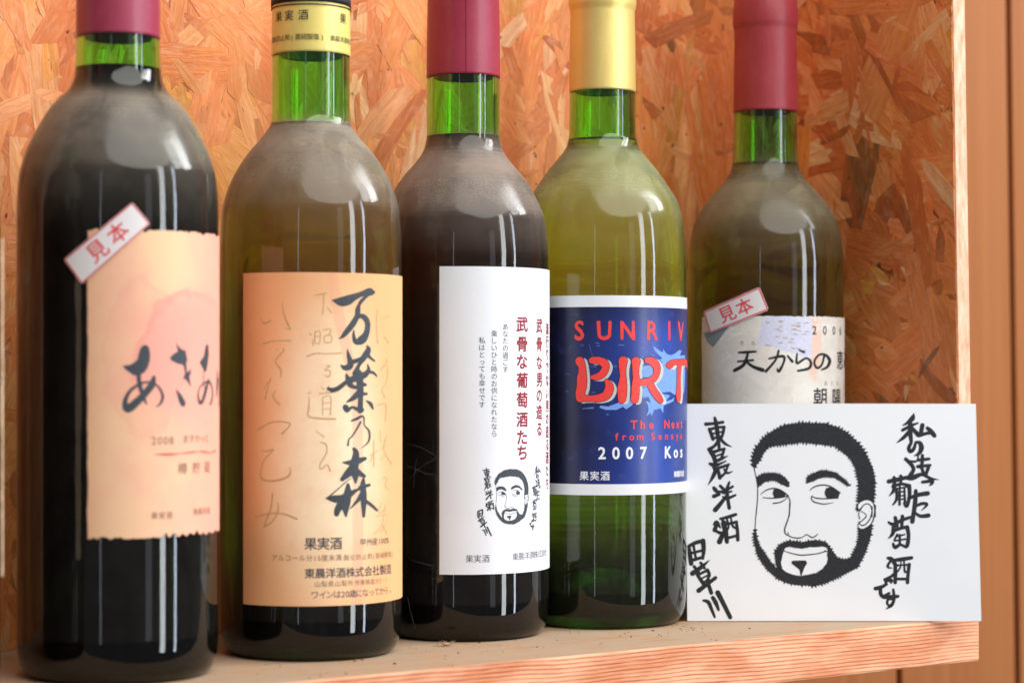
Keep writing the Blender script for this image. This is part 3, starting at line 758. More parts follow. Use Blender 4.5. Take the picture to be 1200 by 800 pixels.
# ---------------- sample stickers
def sticker(B, parent, corners, tsize, r, label=None):
    """corners: TL TR BR BL in photo px"""
    (ax, ay), (bx, by), (cx, cy_), (dx, dy) = corners
    def bil(u, v):
        x = (1 - u) * (1 - v) * ax + u * (1 - v) * bx + u * v * cx + (1 - u) * v * dx
        y = (1 - u) * (1 - v) * ay + u * (1 - v) * by + u * v * cy_ + (1 - u) * v * dy
        return x, y
    n = 24; v, f, uvs = [], [], []
    W_, H_ = math.dist(corners[0], corners[1]), math.dist(corners[0], corners[3]); rc = 3.0
    def rounded(inset, rc):
        out = []
        for (qx, qy, a0) in ((W_ - inset - rc, inset + rc, -90), (W_ - inset - rc, H_ - inset - rc, 0), (inset + rc, H_ - inset - rc, 90), (inset + rc, inset + rc, 180)):
            for t in range(5): 
                an = R_(a0 + t * 22.5); out.append((qx + rc * math.cos(an), qy + rc * math.sin(an)))
        return out
    def toP(p): return bil(p[0] / W_, p[1] / H_)
    base = Art(); base.poly([[toP(p) for p in rounded(0, rc)]])
    m = B.raymap(r)
    st = build_art(base, m, 'sample_sticker', M['sticker'], parent, 3, 0.00012)
    st.data.uv_layers.new(name='UVMap')
    sol = st.modifiers.new('thickness', 'SOLIDIFY'); sol.thickness = 0.0001; sol.offset = 0
    if label: st['label'] = label
    fr = Art()
    def ringed(i0, i1, r0, r1_):
        A = [toP(p) for p in rounded(i0, r0)]; Bq = [toP(p) for p in rounded(i1, r1_)]; n_ = len(A)
        fr.add(A + Bq, [(i, (i + 1) % n_, n_ + (i + 1) % n_, n_ + i) for i in range(n_)])
    ringed(0.5, 1.9, 2.6, 1.4)
    build_art(fr, m, 'red_border', M['ink_rose'], st, 3, 0.00022)
    tx = Art(); rot = math.atan2(by - ay, bx - ax)
    for ch, u in (('見', 0.36), ('本', 0.66)):
        x, y = bil(u, 0.5); tx.glyph(ch, x, y, tsize, 1, rot, 1.02)
    build_art(tx, m, 'lettering', M['ink_rose'], st, 3, 0.00022)
    return st
sticker(B1, r1, [(75, 304), (155, 237), (176, 262), (96, 333)], 25, B1.R + 0.0008)
sticker(B5, r5, [(824, 365), (890, 336), (901, 363), (832, 391)], 20, B5.R + 0.0008)

# ---------------- bottle 2 label
rl = B2.R + 0.00035
L2 = label_patch(B2, 'label', r2, M['paper2'], B2.hit(285, 500, rl)[0], R_(94), B2.hit(365, 710, rl)[1], B2.hit(365, 319, rl)[1])
a = Art()
a.poly([pts('85,215 180,185 280,155 400,125 470,95 510,75 550,75 585,105 600,125 570,155 520,170 490,200 460,230 435,262 420,290 388,282 400,240 420,210 465,170 430,180 370,215 310,265 280,278 220,290 180,282 140,260', (380, 330), 10)])
a.strokes('''405,272,36 393,330,62 385,400,60 330,500,72 250,600,62 210,645,36 172,668,8
395,405,50 450,405,60 495,450,66 508,520,62 490,610,72 440,680,100 370,705,60 345,640,40 345,570,14''', (380, 330), 10, 1.0)
a.strokes('''215,70,6 228,130,34 245,200,54 235,235,60 190,245,48 155,220,10; 400,40,16 412,80,52 370,150,58 325,220,34 290,300,56
270,190,44 340,165,40 400,130,40 435,155,26 470,182,18; 205,305,14 222,350,50 240,400,54 275,425,36 320,430,44
405,215,12 415,265,36 380,310,60 320,330,76 250,360,56 200,385,40 130,438,44 75,455,44 36,438,26; 420,285,30 460,292,26 492,325,14
310,300,90 330,350,70 338,440,62 340,520,50 338,600,50 335,650,50; 340,400,50 385,405,30; 345,490,40 395,490,26
325,480,60 270,530,46 212,566,14; 200,615,56 215,645,44 260,615,26 300,630,36 345,640,56; 390,552,8 432,582,34 455,628,20''', (380, 400), 8)
a.strokes('''260,78,14 300,62,22 330,45,16 348,60,12 350,110,8 380,145,14 388,190,14 375,235,12 330,275,4; 322,88,16 300,130,14 262,190,10 240,210,10 232,255,14
275,280,24 290,310,44 282,380,60 275,430,60 285,480,46 287,525,14; 195,378,8 240,380,34 290,372,50 355,350,26; 270,420,70 225,465,52 190,500,30; 285,440,60 320,460,40 352,478,22
255,490,4 210,525,8 160,570,8 88,632,12; 80,635,16 130,640,50 190,640,60 240,610,50 290,580,24 335,560,14; 232,540,26 230,600,56 215,680,66 218,765,14; 190,670,60 160,715,50 150,750,36
345,495,18 340,540,40 345,640,46 345,765,22; 320,560,30 385,540,22; 335,610,44 300,655,26 248,712,6; 350,650,26 400,685,24 440,722,18''', (370, 480), 6.15)
build_art(a, B2.raymap(rl), 'brush_lettering', M['ink_slate'], L2, 4, 0.00006)
a = Art()
a.strokes('''232,165,2 236,210,6 258,270,9 268,288,6 240,284,3; 135,235,3 150,262,8 182,250,7; 145,354,8 200,340,4 272,340,6
205,382,3 215,378,3; 232,372,3 238,385,6 200,430,5 226,470,7 222,508,3; 182,505,6 168,545,4 155,605,6; 205,560,3 190,588,5 222,628,7; 168,520,4 150,560,3
122,738,6 165,712,5 205,700,5 262,706,6 262,722,6 228,756,8; 375,138,3 405,132,5 432,128,5; 416,130,5 416,180,4 412,222,5; 432,190,3 452,216,7
352,305,3 362,316,7; 366,330,3 370,362,5; 378,300,5 376,350,5; 380,300,4 400,298,4 398,350,4 378,348,3; 380,322,3 398,320,3; 412,292,4 450,288,4 438,316,5; 420,318,4 450,316,4 450,345,4 420,345,4 420,320,4
338,412,5 380,396,5 430,398,4 498,394,6; 428,450,3 446,452,5 420,470,4 446,474,5 440,500,6 420,492,3
352,590,3 350,640,6 348,676,5 400,686,7 472,688,7; 345,575,3 360,570,4; 395,576,5 458,570,4; 405,545,3 420,560,5; 440,540,4 428,570,4; 412,592,4 412,672,4; 412,592,4 448,588,4 446,672,5; 414,618,3 446,616,3; 414,645,3 446,643,3
656,200,6 652,270,4 658,352,6; 684,238,4 712,230,5; 686,318,3 708,352,7; 690,420,4 700,430,6 668,470,4 700,450,5 698,520,4 676,560,4 692,595,6; 655,628,5 694,622,6 690,700,5; 700,760,4 690,790,5; 668,740,3 670,790,4; 380,740,3 420,770,4''', (270, 310), 3.81, 0.95, 3, False)
a.strokes('''140,68,3 165,70,6 194,62,6 150,110,5 136,160,6 142,195,8 200,202,9 262,180,9 266,140,3; 188,255,6 182,320,7 158,384,7 152,404,6; 108,366,4 170,348,6 240,350,6 300,374,8; 210,300,4 214,330,7 190,380,6 146,410,7
400,30,4 425,38,6 430,75,5 400,130,5 406,150,6 432,130,5 446,162,7; 640,20,5 640,140,6; 622,90,4 660,66,4; 640,80,4 624,115,4; 690,15,5 686,70,5 722,130,7; 672,60,4 705,40,4; 668,110,4 700,78,4; 680,190,5 700,190,6 690,225,5 708,240,5; 676,300,4 660,345,4 696,330,5; 646,360,4 706,352,4; 690,310,4 676,400,4 640,440,5; 680,400,5 700,440,6; 700,375,4 672,430,4''', (270, 510), 3.81, 0.95, 3, False)
build_art(a, B2.raymap(rl), 'faded_brushwork', M['ink_faint'], L2, 4, 0.00004)
am = B2.arcmap(rl, 364, 640)
a = Art(); a.line('果実酒', 364, 637, 15.5, 1, 15); a.line('東晨洋酒株式会社製造', 363, 671.5, 12.5, 1, 12.3)
a.line('甲州産100%', 429, 637, 9.5, 0, 9.2)
build_art(a, am, 'lettering', M['ink_slate'], L2, 6, 0.00006)
a = Art(); a.line('アルコール分15度未満', 321, 653.5, 8, 0, 8.3); a.line('酸化防止剤(亜硫酸塩)', 407, 654, 7.6, 0, 8); a.line('山梨県山梨市', 372, 684, 7.6, 0, 8); a.line('歳山産県洋会0123', 421, 684, 7.4, 0, 7.4) if False else None
a.line('市東株造分2-1'.replace('-', '・'), 421, 684, 7.2, 0, 7.4)
build_art(a, am, 'small_lettering', ink('ink_tan', (0.24, 0.15, 0.08)), L2, 6, 0.00006)
a = Art(); a.line('ワインは20歳になってから。', 369, 696.5, 10, 0, 8.9)
build_art(a, am, 'lettering', M['ink_slate'], L2, 6, 0.00006)
# capsule print
capsule2 = [c for c in r2.children if c.name.startswith('capsule')][0]
rc = 0.0163; cm = B2.arcmap(rc, 364, 17)
def asn(x, r=rc): return 364.5 + r * 0.98 * FPX / (B2.c.y - r * 0.9) * math.asin(max(-1, min(1, (x - 364.5) / (r * B2.s))))
a = Art()
for ch, x in zip('果実酒果', (326.5, 338.5, 355.5, 402.5)): a.glyph(ch, asn(x), 17.5 + (x > 390) * 1.0, 13.2, 0, 0, 1.0)
build_art(a, cm, 'lettering', M['ink_black'], capsule2, 3, 0.00006)
a = Art()
for i_, ch in enumerate('酸化防止剤(亜硫酸塩)'): a.glyph(ch, asn(320) + 7.2 * i_, 43, 7.6, 0)
for i_, ch in enumerate('東晨洋酒株式'): a.glyph(ch, asn(390) + 7.2 * i_, 43.5, 7.6, 0)
build_art(a, cm, 'lettering', M['ink_black'], capsule2, 3, 0.00006)
for y0, y1 in ((-7.0, 1.2), (4.0, 5.0)):
    v, f = [], []
    hh = [B2.hit(364, y, rc)[1] for y in (y0, y1)]; rr = (rc + 0.00002)
    me = lathe([(rr - 0.0004, hh[1]), (rr, hh[1]), (rr, hh[0]), (rr - 0.0004, hh[0])], B2.c, 96, 'stripe'); obj('black_stripe', me, M['ink_black'], capsule2)

# ---------------- drawing of the bearded face and hand lettering (card and bottle 3)
def hand_lettering(side):
    a = Art()
    if side != 'r':
        a.strokes('''70,118,30 150,112,26 270,96,26; 175,45,24 190,110,34 205,210,36 218,320,32 230,425,24; 110,175,26 135,235,30 155,292,32; 118,180,26 200,158,22 288,152,24; 282,152,26 275,210,26 255,275,24; 145,232,16 265,205,16; 150,285,20 255,262,20
210,320,26 170,375,26 110,415,36; 240,290,26 300,350,24 378,385,4; 130,440,40 165,500,38 185,580,34; 135,455,34 220,425,24 288,408,24; 284,408,26 268,470,24 250,520,22; 190,492,16 262,464,16
190,552,26 260,520,26 330,490,5; 120,582,26 180,600,34 240,580,20 305,550,12; 210,635,24 290,608,24 342,590,20; 150,590,30 182,660,36 150,740,30 95,835,4; 215,655,26 235,745,34; 330,600,20 295,690,20 235,742,26; 285,645,18 320,690,22 388,670,5''', (820, 485), 10, 1.45)
        a.strokes('''165,115,30 185,140,36 208,165,26; 240,92,26 300,150,28; 345,48,20 310,150,32; 200,155,20 290,152,20 385,98,22; 165,212,34 228,190,26; 235,160,12 290,175,20 372,155,16; 270,215,14 290,245,22 340,232,26 418,198,18; 315,130,32 328,240,28 345,350,30; 312,205,24 250,290,34 180,372,40
162,545,14 198,515,34 240,580,14; 195,555,34 172,608,34; 168,605,22 235,640,28 285,640,24; 275,640,34 230,745,44; 240,475,20 330,455,28 422,425,26; 260,490,18 300,515,20; 275,525,40 300,620,44 318,745,34; 275,550,26 350,532,24 432,512,26; 428,515,26 442,620,28 445,722,30; 318,480,18 338,560,18 325,605,16; 365,470,16 385,560,20 435,590,18; 320,702,24 435,672,24''', (820, 560), 10, 1.45)
        a.strokes('''58,75,22 68,160,30 80,240,30; 55,78,22 120,45,26 185,28,26; 190,28,34 197,110,28 188,192,20; 100,60,18 125,200,18; 65,145,18 190,115,18; 80,212,22 185,180,20
92,332,34 180,268,26 250,208,5; 108,268,22 150,322,20; 168,232,20 205,282,20; 138,345,22 165,385,24 192,424,26; 145,345,18 235,300,18; 232,300,24 250,345,22 235,382,18; 172,382,12 232,350,12; 190,420,16 245,388,16; 150,492,32 220,440,26 308,372,24; 230,400,24 250,460,26 268,514,26
195,585,16 240,600,26 272,670,22 300,740,16; 282,558,26 312,610,28 336,672,18; 328,512,34 380,610,30 445,742,28''', (800, 630), 8, 1.45)
    if side != 'l':
        a.strokes('''325,32,4 312,80,34 268,120,22 222,148,8; 218,192,22 300,150,20 362,125,12; 290,120,30 292,220,30 300,300,24; 285,200,26 230,260,24 162,312,4; 305,170,24 368,238,32; 405,145,30 388,235,28; 382,242,22 440,222,22 500,215,22; 452,172,24 485,200,30 518,242,30
300,312,20 278,355,26 290,392,26 322,370,24 338,325,20 345,305,18 382,312,28 396,360,34 372,410,24 328,432,6; 248,462,24 300,512,26 322,560,26 288,618,28; 262,480,20 330,486,16 358,470,12 368,418,12; 370,472,22 468,460,20; 405,428,22 402,500,24 385,540,18; 362,532,24 478,520,20; 398,540,22 418,600,22; 462,540,24 440,602,22
240,642,14 310,638,34 400,605,24 480,642,20 562,655,3; 405,678,20 470,668,24 498,660,24 496,688,22 468,712,5; 88,672,28 200,648,28 330,615,14''', (1030, 480), 8, 1.45)
        a.strokes('''155,-5,26 165,60,20; 225,-20,26 225,50,20; 152,70,28 150,130,26 102,188,5; 142,88,24 230,60,22 312,80,26; 312,80,32 316,180,28 288,295,24 255,262,12; 165,115,14 285,92,12; 170,152,13 270,137,12; 175,190,12 265,180,11; 180,226,11 265,216,11; 182,110,20 180,220,22 142,278,12; 215,70,16 212,275,20; 262,100,16 268,255,20
305,212,22 400,176,30 506,158,34; 382,132,28 375,250,34 360,360,32 345,452,34; 395,285,22 450,264,24 500,275,22 440,338,5; 372,358,18 430,395,26 514,388,32; 98,458,16 145,480,26 240,436,26 332,405,22; 168,412,28 185,500,28; 242,398,28 235,500,24
150,510,30 140,580,28 92,632,4; 150,548,26 230,520,24 292,508,26; 292,510,32 306,600,28 290,705,30 250,706,16; 188,588,18 158,642,14; 190,606,14 266,586,12; 160,652,14 276,634,14; 215,590,18 215,690,20; 146,682,20 165,722,28 220,692,22 282,720,18''', (1030, 560), 8.889, 1.45)
        a.strokes('''252,135,24 298,150,36 330,215,20; 285,165,20 248,236,22 302,252,8; 290,165,22 400,152,34 530,132,30; 338,200,30 340,300,34 338,422,30; 340,222,22 430,216,14 505,215,26; 502,212,32 492,300,28 482,422,30; 340,380,24 490,380,24; 405,170,12 400,240,14 350,312,16; 442,170,16 446,260,18 455,298,20 490,290,16; 350,300,26 290,350,24 208,382,14; 222,395,30 292,395,32 288,424,18; 225,390,20 232,440,26
108,492,34 180,472,30 240,440,22; 165,482,30 168,550,32 200,584,30 268,545,22; 200,592,30 290,592,38 372,582,26; 315,505,22 325,580,26 320,640,26 290,692,28 228,732,5; 312,618,18 262,618,20 244,658,22 268,690,20 306,668,18''', (1015, 640), 10, 1.45)
    return a
def face_art():
    G_, H_, I_, J_ = (870, 485), (950, 485), (870, 590), (950, 590); a6, a7 = 6.667, 7.273
    hair_o = pts('80,415 75,350 100,270 150,200 210,150 280,110 340,85 480,70', G_, a6) + pts('20,75 110,75 200,105 270,140 330,190 380,240 430,315 480,420 500,520 495,610 488,690', H_, a6)
    hair_i = pts('360,690 375,600 368,520 350,430 310,350 250,300 190,252 100,240 30,232', H_, a6) + pts('460,220 350,235 260,245 205,258 165,300 130,370 88,420', G_, a6)
    a = Art()
    a.poly([spiky(hair_o, 3.6, 3.0, -1, lean=0.8) + spiky(hair_i, 3.3, 2.9, -1, lean=0.5)])
    bo = pts('108,212 95,270 102,340 128,430 165,500 225,575 300,635 370,670 460,690 550,692', I_, a7) + pts('25,700 130,672 260,610 400,540 460,420 500,300 513,250 518,175', J_, a7)
    bi = pts('405,200 408,290 380,380 335,465 280,475 230,462 180,400 130,330 60,312', J_, a7) + pts('600,312 500,332 450,320 390,318 320,345 275,410 288,545 235,490 180,408 145,360 122,290 110,212', I_, a7)
    hole = pts('355,385 365,372 400,362 440,372 500,380 580,366', I_, a7) + pts('30,368 100,362 138,372 145,395 140,430 146,475 135,510 100,555 50,590', J_, a7) + pts('560,605 490,618 420,602 365,580 335,550 325,500 340,430', I_, a7)
    a.poly([spiky(bo, 3.2, 2.7, 1, lean=0.6) + spiky(bi, 3.0, 2.3, 1, lean=0.5), spiky(hole + hole[:1], 2.4, 0.9, 1)[:-1]])
    eb = pts('103,500 160,468 230,460 300,475 338,505 365,545 350,572', G_, a6); eb2 = pts('310,552 270,525 230,515 170,532 115,570', G_, a6)
    a.poly([spiky(eb, 2.6, 2.0, -1) + spiky(eb2, 2.6, 1.5, -1)])
    eb = pts('500,545 505,492 545,468', G_, a6) + pts('30,462 60,445 130,443 200,462 260,510 310,562', H_, a6); eb2 = pts('290,565 230,522 180,497 120,490 50,505 10,528', H_, a6)
    a.poly([spiky(eb, 2.6, 2.0, -1) + spiky(eb2, 2.6, 1.5, -1)])
    a.poly([pts('243,588 234,618 246,653 300,650 335,640 332,615 300,592 270,584', G_, a6)])
    a.poly([pts('118,578 105,612 112,640 125,655 215,655 226,618 195,588 150,570', H_, a6)])
    a.poly([spiky(pts('415,492 430,482 540,480 552,508 535,530 520,565 503,615 492,612 484,562 450,535 418,512 415,492', I_, a7), 1.6, 0.4, 1)[:-1]])
    st = lambda t, o, s: a.strokes(t, o, s, 1.0, 3, False)
    st('''90,420,8 105,490,7 118,570,8 116,680,8 105,800,8; 138,630,4 180,597,9 240,580,10 300,595,10 360,642,12; 155,652,6 230,657,9 300,652,8 350,640,9; 235,697,10 290,690,9 335,665,7 350,645,6; 350,632,8 370,680,10 368,740,10 364,800,10''', G_, a6)
    st('''-10,600,4 15,575,10 60,558,11 110,555,11 165,572,11 232,618,9; 8,640,6 35,655,10 100,661,10 215,656,9; 10,636,8 4,662,10 22,684,10 60,696,10 110,703,9 180,690,3''', H_, a6)
    st('''125,-10,8 112,120,8 106,222,9; 403,-10,12 396,100,11 368,185,12 358,225,12 368,258,11 388,268,8; 384,238,5 392,262,8; 378,262,10 420,285,9 470,292,11 510,285,8 545,262,9 585,286,10 612,282,9 642,255,6; 352,402,7 430,425,9 500,437,11 600,430,9''', I_, a7)
    st('0,430,9 60,424,9 112,408,10 138,404,8; 115,395,6 138,408,8; 0,287,9 35,280,8 60,257,6', J_, a7)
    ear = Art(); ear.poly([pts('352,745 368,700 400,678 435,668 470,678 492,705 502,760 500,800', H_, a6) + pts('545,60 528,140 498,185 445,217 408,205 400,180 410,100', J_, a7)])
    el = Art()
    el.strokes('352,748,16 370,700,10 400,678,9 435,668,9 470,678,9 492,705,10 500,760,12 502,805,12; 355,750,22 385,745,14 410,712,9 440,700,9 465,715,9 477,755,10 476,805,10', H_, a6, 1, 3, False)
    el.strokes('548,10,14 546,60,14 530,140,12 500,185,9 445,216,7 410,208,7 400,180,7 416,150,8; 520,20,11 520,70,11 505,125,11 470,172,11 435,185,11 412,166,10 440,140,10 470,110,11 462,85,8 420,62,8; 412,60,8 408,100,8 418,130,10; 390,0,14 400,58,16', J_, a7, 1, 3, False)
    return a, ear, el

# ---------------- bottle 3 label
rl = B3.R + 0.00035
L3 = label_patch(B3, 'label', r3, M['paper3'], B3.hit(515, 500, rl)[0], R_(95), B3.hit(543, 673, rl)[1], B3.hit(543, 312, rl)[1])
def asx(B, x): return B.cxp + B.R * 0.98 * FPX / (B.c.y - B.R * 0.9) * math.asin(max(-1, min(1, (x - B.cxp) / (B.R * B.s))))
am = B3.arcmap(rl, 543, 480)
def acol(a, txt, x, ys, size, w, sx=1.0, jit=0.0):
    for ch, y in zip(txt, ys): a.glyph(ch, asx(B3, x), y, size, w, 0, sx, 0, jit)
a = Art()
acol(a, '武骨な葡萄酒たち', 611, [380, 403, 424, 446, 469, 492, 513, 531], 19, 2, 1.0, 0.02)
acol(a, '武骨な男の造る', 631, [381, 403, 425, 445, 464, 484, 504], 18, 2, 0.85, 0.02)
for i, ch in enumerate('流行りでない男の造る酒たち'): a.glyph(ch, asx(B3, 640.3), 384 + i * 15.5, 15.5, 2, 0, 1.0)
build_art(a, am, 'red_lettering', M['ink_red'], L3, 4, 0.00006)
a = Art()
acol(a, 'あなたの過ごす', 591.5, [383 + 8.3 * i for i in range(7)], 8.2, 0)
acol(a, '楽しいひと時のお供になれたなら', 578.5, [391 + 8.35 * i for i in range(15)], 8.2, 0)
acol(a, '私はとっても幸せです', 564.5, [399 + 8.35 * i for i in range(10)], 8.2, 0)
build_art(a, am, 'vertical_lettering', M['ink_grey'], L3, 6, 0.00006)
a = Art()
for i, ch in enumerate('果実酒'): a.glyph(ch, asx(B3, 550 + 9.4 * i), 653.8, 9.8, 0)
for i, ch in enumerate('東晨洋酒株式会社'): a.glyph(ch, asx(B3, 603) + 8.9 * i, 653 - 0.15 * i, 9.6, 0)
build_art(a, am, 'small_lettering', M['ink_grey'], L3, 6, 0.00006)
fa, ear, el = face_art()
def mini(art, ax, ay, k=0.338):
    b = Art(); b.v = [(ax + (x - 952) * k, ay + (y - 590) * k, z) for x, y, z in art.v]; b.f = list(art.f); return b
X3, Y3 = asx(B3, 600), 582
build_art(mini(fa, X3, Y3), am, 'bearded_face_print', M['ink_slate'], L3, 4, 0.00006)
build_art(mini(ear, X3, Y3), am, 'ear_print', M['paper3'], L3, 4, 0.00009).data.uv_layers.new(name='UVMap')
build_art(mini(el, X3, Y3), am, 'ear_lines', M['ink_slate'], L3, 4, 0.00012)
build_art(mini(hand_lettering('l'), X3 + 4, Y3), am, 'hand_lettering', M['ink_slate'], L3, 4, 0.00006)
build_art(mini(hand_lettering('r'), X3 + 2, Y3), am, 'hand_lettering', M['ink_slate'], L3, 4, 0.00006)

# overlap seam of the wrapped capsule
cap3 = [c for c in r3.children if c.name.startswith('capsule')][0]
sv, sf = [], []
for i in range(21):
    hz = hy(B3, 86, None, .0159) + 0.0003 + i * 0.0022; rr_ = .0159 + .0004 - 0.0004 * max(0, min(1, (hz - 0.247) / 0.032))
    for t_ in (0.06, 0.075): sv.append(B3.pt(t_, hz, rr_ + 0.00002 + (0.00010 if t_ > 0.07 else -0.0002)))
for i in range(20): sf.append((2 * i, 2 * i + 1, 2 * i + 3, 2 * i + 2))
obj('seam', mesh('seam', sv, sf), M['ink_red'], cap3)

# ---------------- bottle 4 label
rl = B4.R + 0.00035
h4 = lambda y: B4.hit(706, y, rl)[1]
L4 = label_patch(B4, 'label', r4, M['paper4'], R_(-115), R_(118), h4(580), h4(346))
LB = label_patch(B4, 'blue_field', L4, M['paper4_blue'], R_(-114), R_(117), h4(567), h4(359.5), r=rl + 0.00004, thick=0.00003)
am4 = B4.arcmap(rl, 706, 460)
rm4 = B4.raymap(rl)
a = Art()
# pale blue splash behind the big word
a.poly([pts('825,5 845,45 900,85 935,105 935,70 965,115 1010,130 1050,110 1085,80 1110,85 1090,130 1140,130 1140,330 1130,480 1045,500 1000,470 950,475 905,480 930,490 1000,505 960,560 1015,545 1040,520 1030,560 1000,575 940,600 935,670 910,625 850,640 830,700 815,670 780,700 800,640 790,590 770,565 790,560 820,575 800,520 740,530 760,510 700,540 640,600 590,635 560,610 500,640 400,640 340,620 350,600 420,610 500,580 640,520 720,440 850,410 870,340 700,330 750,230 830,220 930,200 900,170 930,160 860,90', (660, 400), 8)])
build_art(a, rm4, 'splash_print', M['ink_sky'], L4, 4, 0.00010)
a = Art(); a.strokes('160,38,3 190,36,8; 300,12,5 338,18,8; 310,40,5 345,42,8; 515,32,6 570,36,10; 720,62,6 755,68,12; 720,130,5 745,140,9; 180,630,6 285,620,16; 245,30,4 300,235,0; 250,232,4 310,236,8; 260,475,3 300,478,7; 455,230,4 500,235,8; 405,682,8 425,686,10; 20,465,3 50,470,5; 20,300,3 60,308,5; 810,110,5 850,135,14; 765,95,3 800,102,6', (660, 400), 8, 1.0, 3, False)
a.v = [p for p in a.v]
build_art(a, rm4, 'spray_print', M['ink_paleblue'], L4, 4, 0.00010)
bw = '''160,185,84 180,230,66 185,290,72 180,340,90 178,420,88 165,480,84 165,530,78; 190,530,64 260,533,56 330,530,70 400,505,78 430,445,80 425,400,64 405,370,40
275,178,62 330,178,66 385,205,76 395,255,66 360,310,68 320,330,60 275,336,40
556,180,82 552,240,66 555,310,54 555,370,68 548,440,86 548,500,80 545,545,68
675,185,82 672,240,62 672,300,56 676,350,60 670,420,70 668,490,70 662,545,70; 780,175,56 830,190,76 865,240,66 860,310,56 820,360,62 760,380,62 690,380,50; 800,390,60 830,450,62 870,510,66 900,555,50
1090,185,46 1080,260,46 1075,340,40 1075,420,44 1072,500,50 1072,560,34; 985,220,66 1020,195,50 1080,190,52 1140,190,60 1200,195,60 1230,225,66'''
def big(dx, dy, wadd):
    a = Art()
    for ln in bw.split('\n'):
        for s_ in ln.split(';'):
            p = [tuple(float(q) for q in w.split(',')) for w in s_.split()]
            a.stroke([(x + dx, y + dy, w + wadd) for x, y, w in p], (660, 400), 8, 1.0, 5)
    return a
def arcify(a, B):
    """photo-px artwork to arc-px so that it can run past the rim"""
    a.v = [(asx(B, x) if x < B.cxp + 82 else asx(B, B.cxp + 82) + (x - B.cxp - 82) * 1.9, y, z) for x, y, z in a.v]; return a
am4c = B4.arcmap(rl, 706, 440)
build_art(arcify(big(30, 12, 0), B4), am4c, 'word_shadow', M['ink_shadow'], L4, 4, 0.00013)
build_art(arcify(big(0, 0, 9), B4), am4c, 'word_outline', M['ink_black'], L4, 4, 0.00016)
build_art(arcify(big(0, 0, -1), B4), am4c, 'big_red_word', M['ink_coral'], L4, 4, 0.00019)
a = Art()
for ch, x in zip('SUNRIV', (679.5, 708, 735, 763.5, 783, 800)): a.glyph(ch, asx(B4, x) if x < 790 else asx(B4, 783) + (x - 783) * 1.6, 386.5, 31, 2, 0, 0.86, 0, 0.035)
build_art(a, am4c, 'red_lettering', M['ink_coral'], L4, 4, 0.00012)
a = Art()
for ch, x in zip('TheNext', (742, 752, 762, 780, 787, 792.5, 797)): a.glyph(ch, asx(B4, x), 497, 14, 2, 0, 1.0)
for ch, x in zip('fromSensyu', (722.5, 731, 739.5, 749, 764, 772, 779.5, 786, 792, 796.5)): a.glyph(ch, asx(B4, x), 511, 11.5, 2, 0, 1.05)
build_art(a, am4c, 'red_lettering', M['ink_coral'], L4, 4, 0.00012)
a = Art()
for ch, x in zip('2007Kos', (705.5, 721.5, 737, 753, 781.5, 790.5, 797)): a.glyph(ch, asx(B4, x), 530, 19.5, 2, 0, 0.95)
for i, ch in enumerate('果実酒'): a.glyph(ch, asx(B4, 685 + 12 * i), 557, 11.5, 1)
for i, ch in enumerate('東晨洋酒'): a.glyph(ch, asx(B4, 790) + 7 * i, 557, 8, 1)
build_art(a, am4c, 'white_lettering', M['ink_white'], L4, 4, 0.00012)

# ---------------- bottle 5 label
rl = B5.R + 0.00035
L5 = label_patch(B5, 'label', r5, M['paper5'], B5.hit(822.5, 420, rl)[0], R_(100), B5.hit(897, 560, rl)[1], B5.hit(897, 370, rl)[1], topf=torn(0.0012, 14.0), leftf=lambda h: 0.0005 * pnoise(Vector((h * 90, 1, 3))))
rm5 = B5.raymap(rl); o = (800, 330); S = 5.333
a = Art(); a.poly([pts('500,225 560,218 640,214 720,222 800,222 812,300 806,380 800,500 730,455 640,430 560,405 465,390 485,310', o, S)])
build_art(a, rm5, 'lavender_patch', ink('patch_lavender', (0.60, 0.60, 0.74)), L5, 4, 0.00004)
a = Art(); a.poly([pts('132,320 290,280 240,345 190,412 150,370', o, S)])
build_art(a, rm5, 'grey_triangle', ink('patch_grey_green', (0.22, 0.27, 0.26)), L5, 4, 0.00004)
a = Art(); rnd = random.Random(3)
for i in range(26):
    x, y = rnd.uniform(510, 790), rnd.uniform(240, 430)
    a.stroke([(x, y, 3), (x + rnd.uniform(8, 22), y + rnd.uniform(-5, 5), 10), (x + rnd.uniform(25, 40), y + rnd.uniform(-4, 4), 2)], o, S, 0.8, 2, cap=False)
build_art(a, rm5, 'fleck_print', ink('fleck_ochre', (0.42, 0.32, 0.24)), L5, 4, 0.00007)
a = Art()
a.strokes('''350,442,12 400,440,18 458,436,12; 325,554,22 380,520,22 402,470,18 408,438,14; 345,498,12 440,490,14; 400,500,14 440,530,20 500,552,26
540,480,12 620,465,18 636,480,16 625,520,14 600,560,20 590,540,6; 600,430,14 580,490,14 520,560,18; 655,462,10 685,498,18
728,428,10 758,440,16; 715,450,10 712,480,14 716,510,16 770,478,14 800,500,16 790,540,18 720,556,14
885,460,14 868,520,14 838,538,16 822,500,14 850,458,14 890,456,16 918,490,20 905,530,18 868,550,10''', o, S, 1.0, 4)
for ch, x in zip('恵み', (977, 1000)): a.glyph(ch, asx(B5, 800 + x / S), 422, 22, 1, 0, 1.0) if False else None
build_art(a, rm5, 'brush_lettering', M['ink_black'], L5, 4, 0.00006)
am5 = B5.arcmap(rl, 897, 440); a = Art()
a.glyph('恵', asx(B5, 983), 422, 24, 1); a.glyph('み', asx(B5, 983) + 26, 422, 24, 1)
for ch, x in zip('2006', (953, 965, 975.5, 983)): a.glyph(ch, asx(B5, x), 386.5, 14, 1)
a.glyph('朝', asx(B5, 960), 466, 24, 1); a.glyph('陽', asx(B5, 979), 467, 24, 1)
build_art(a, am5, 'lettering', M['ink_black'], L5, 4, 0.00006)
a = Art()
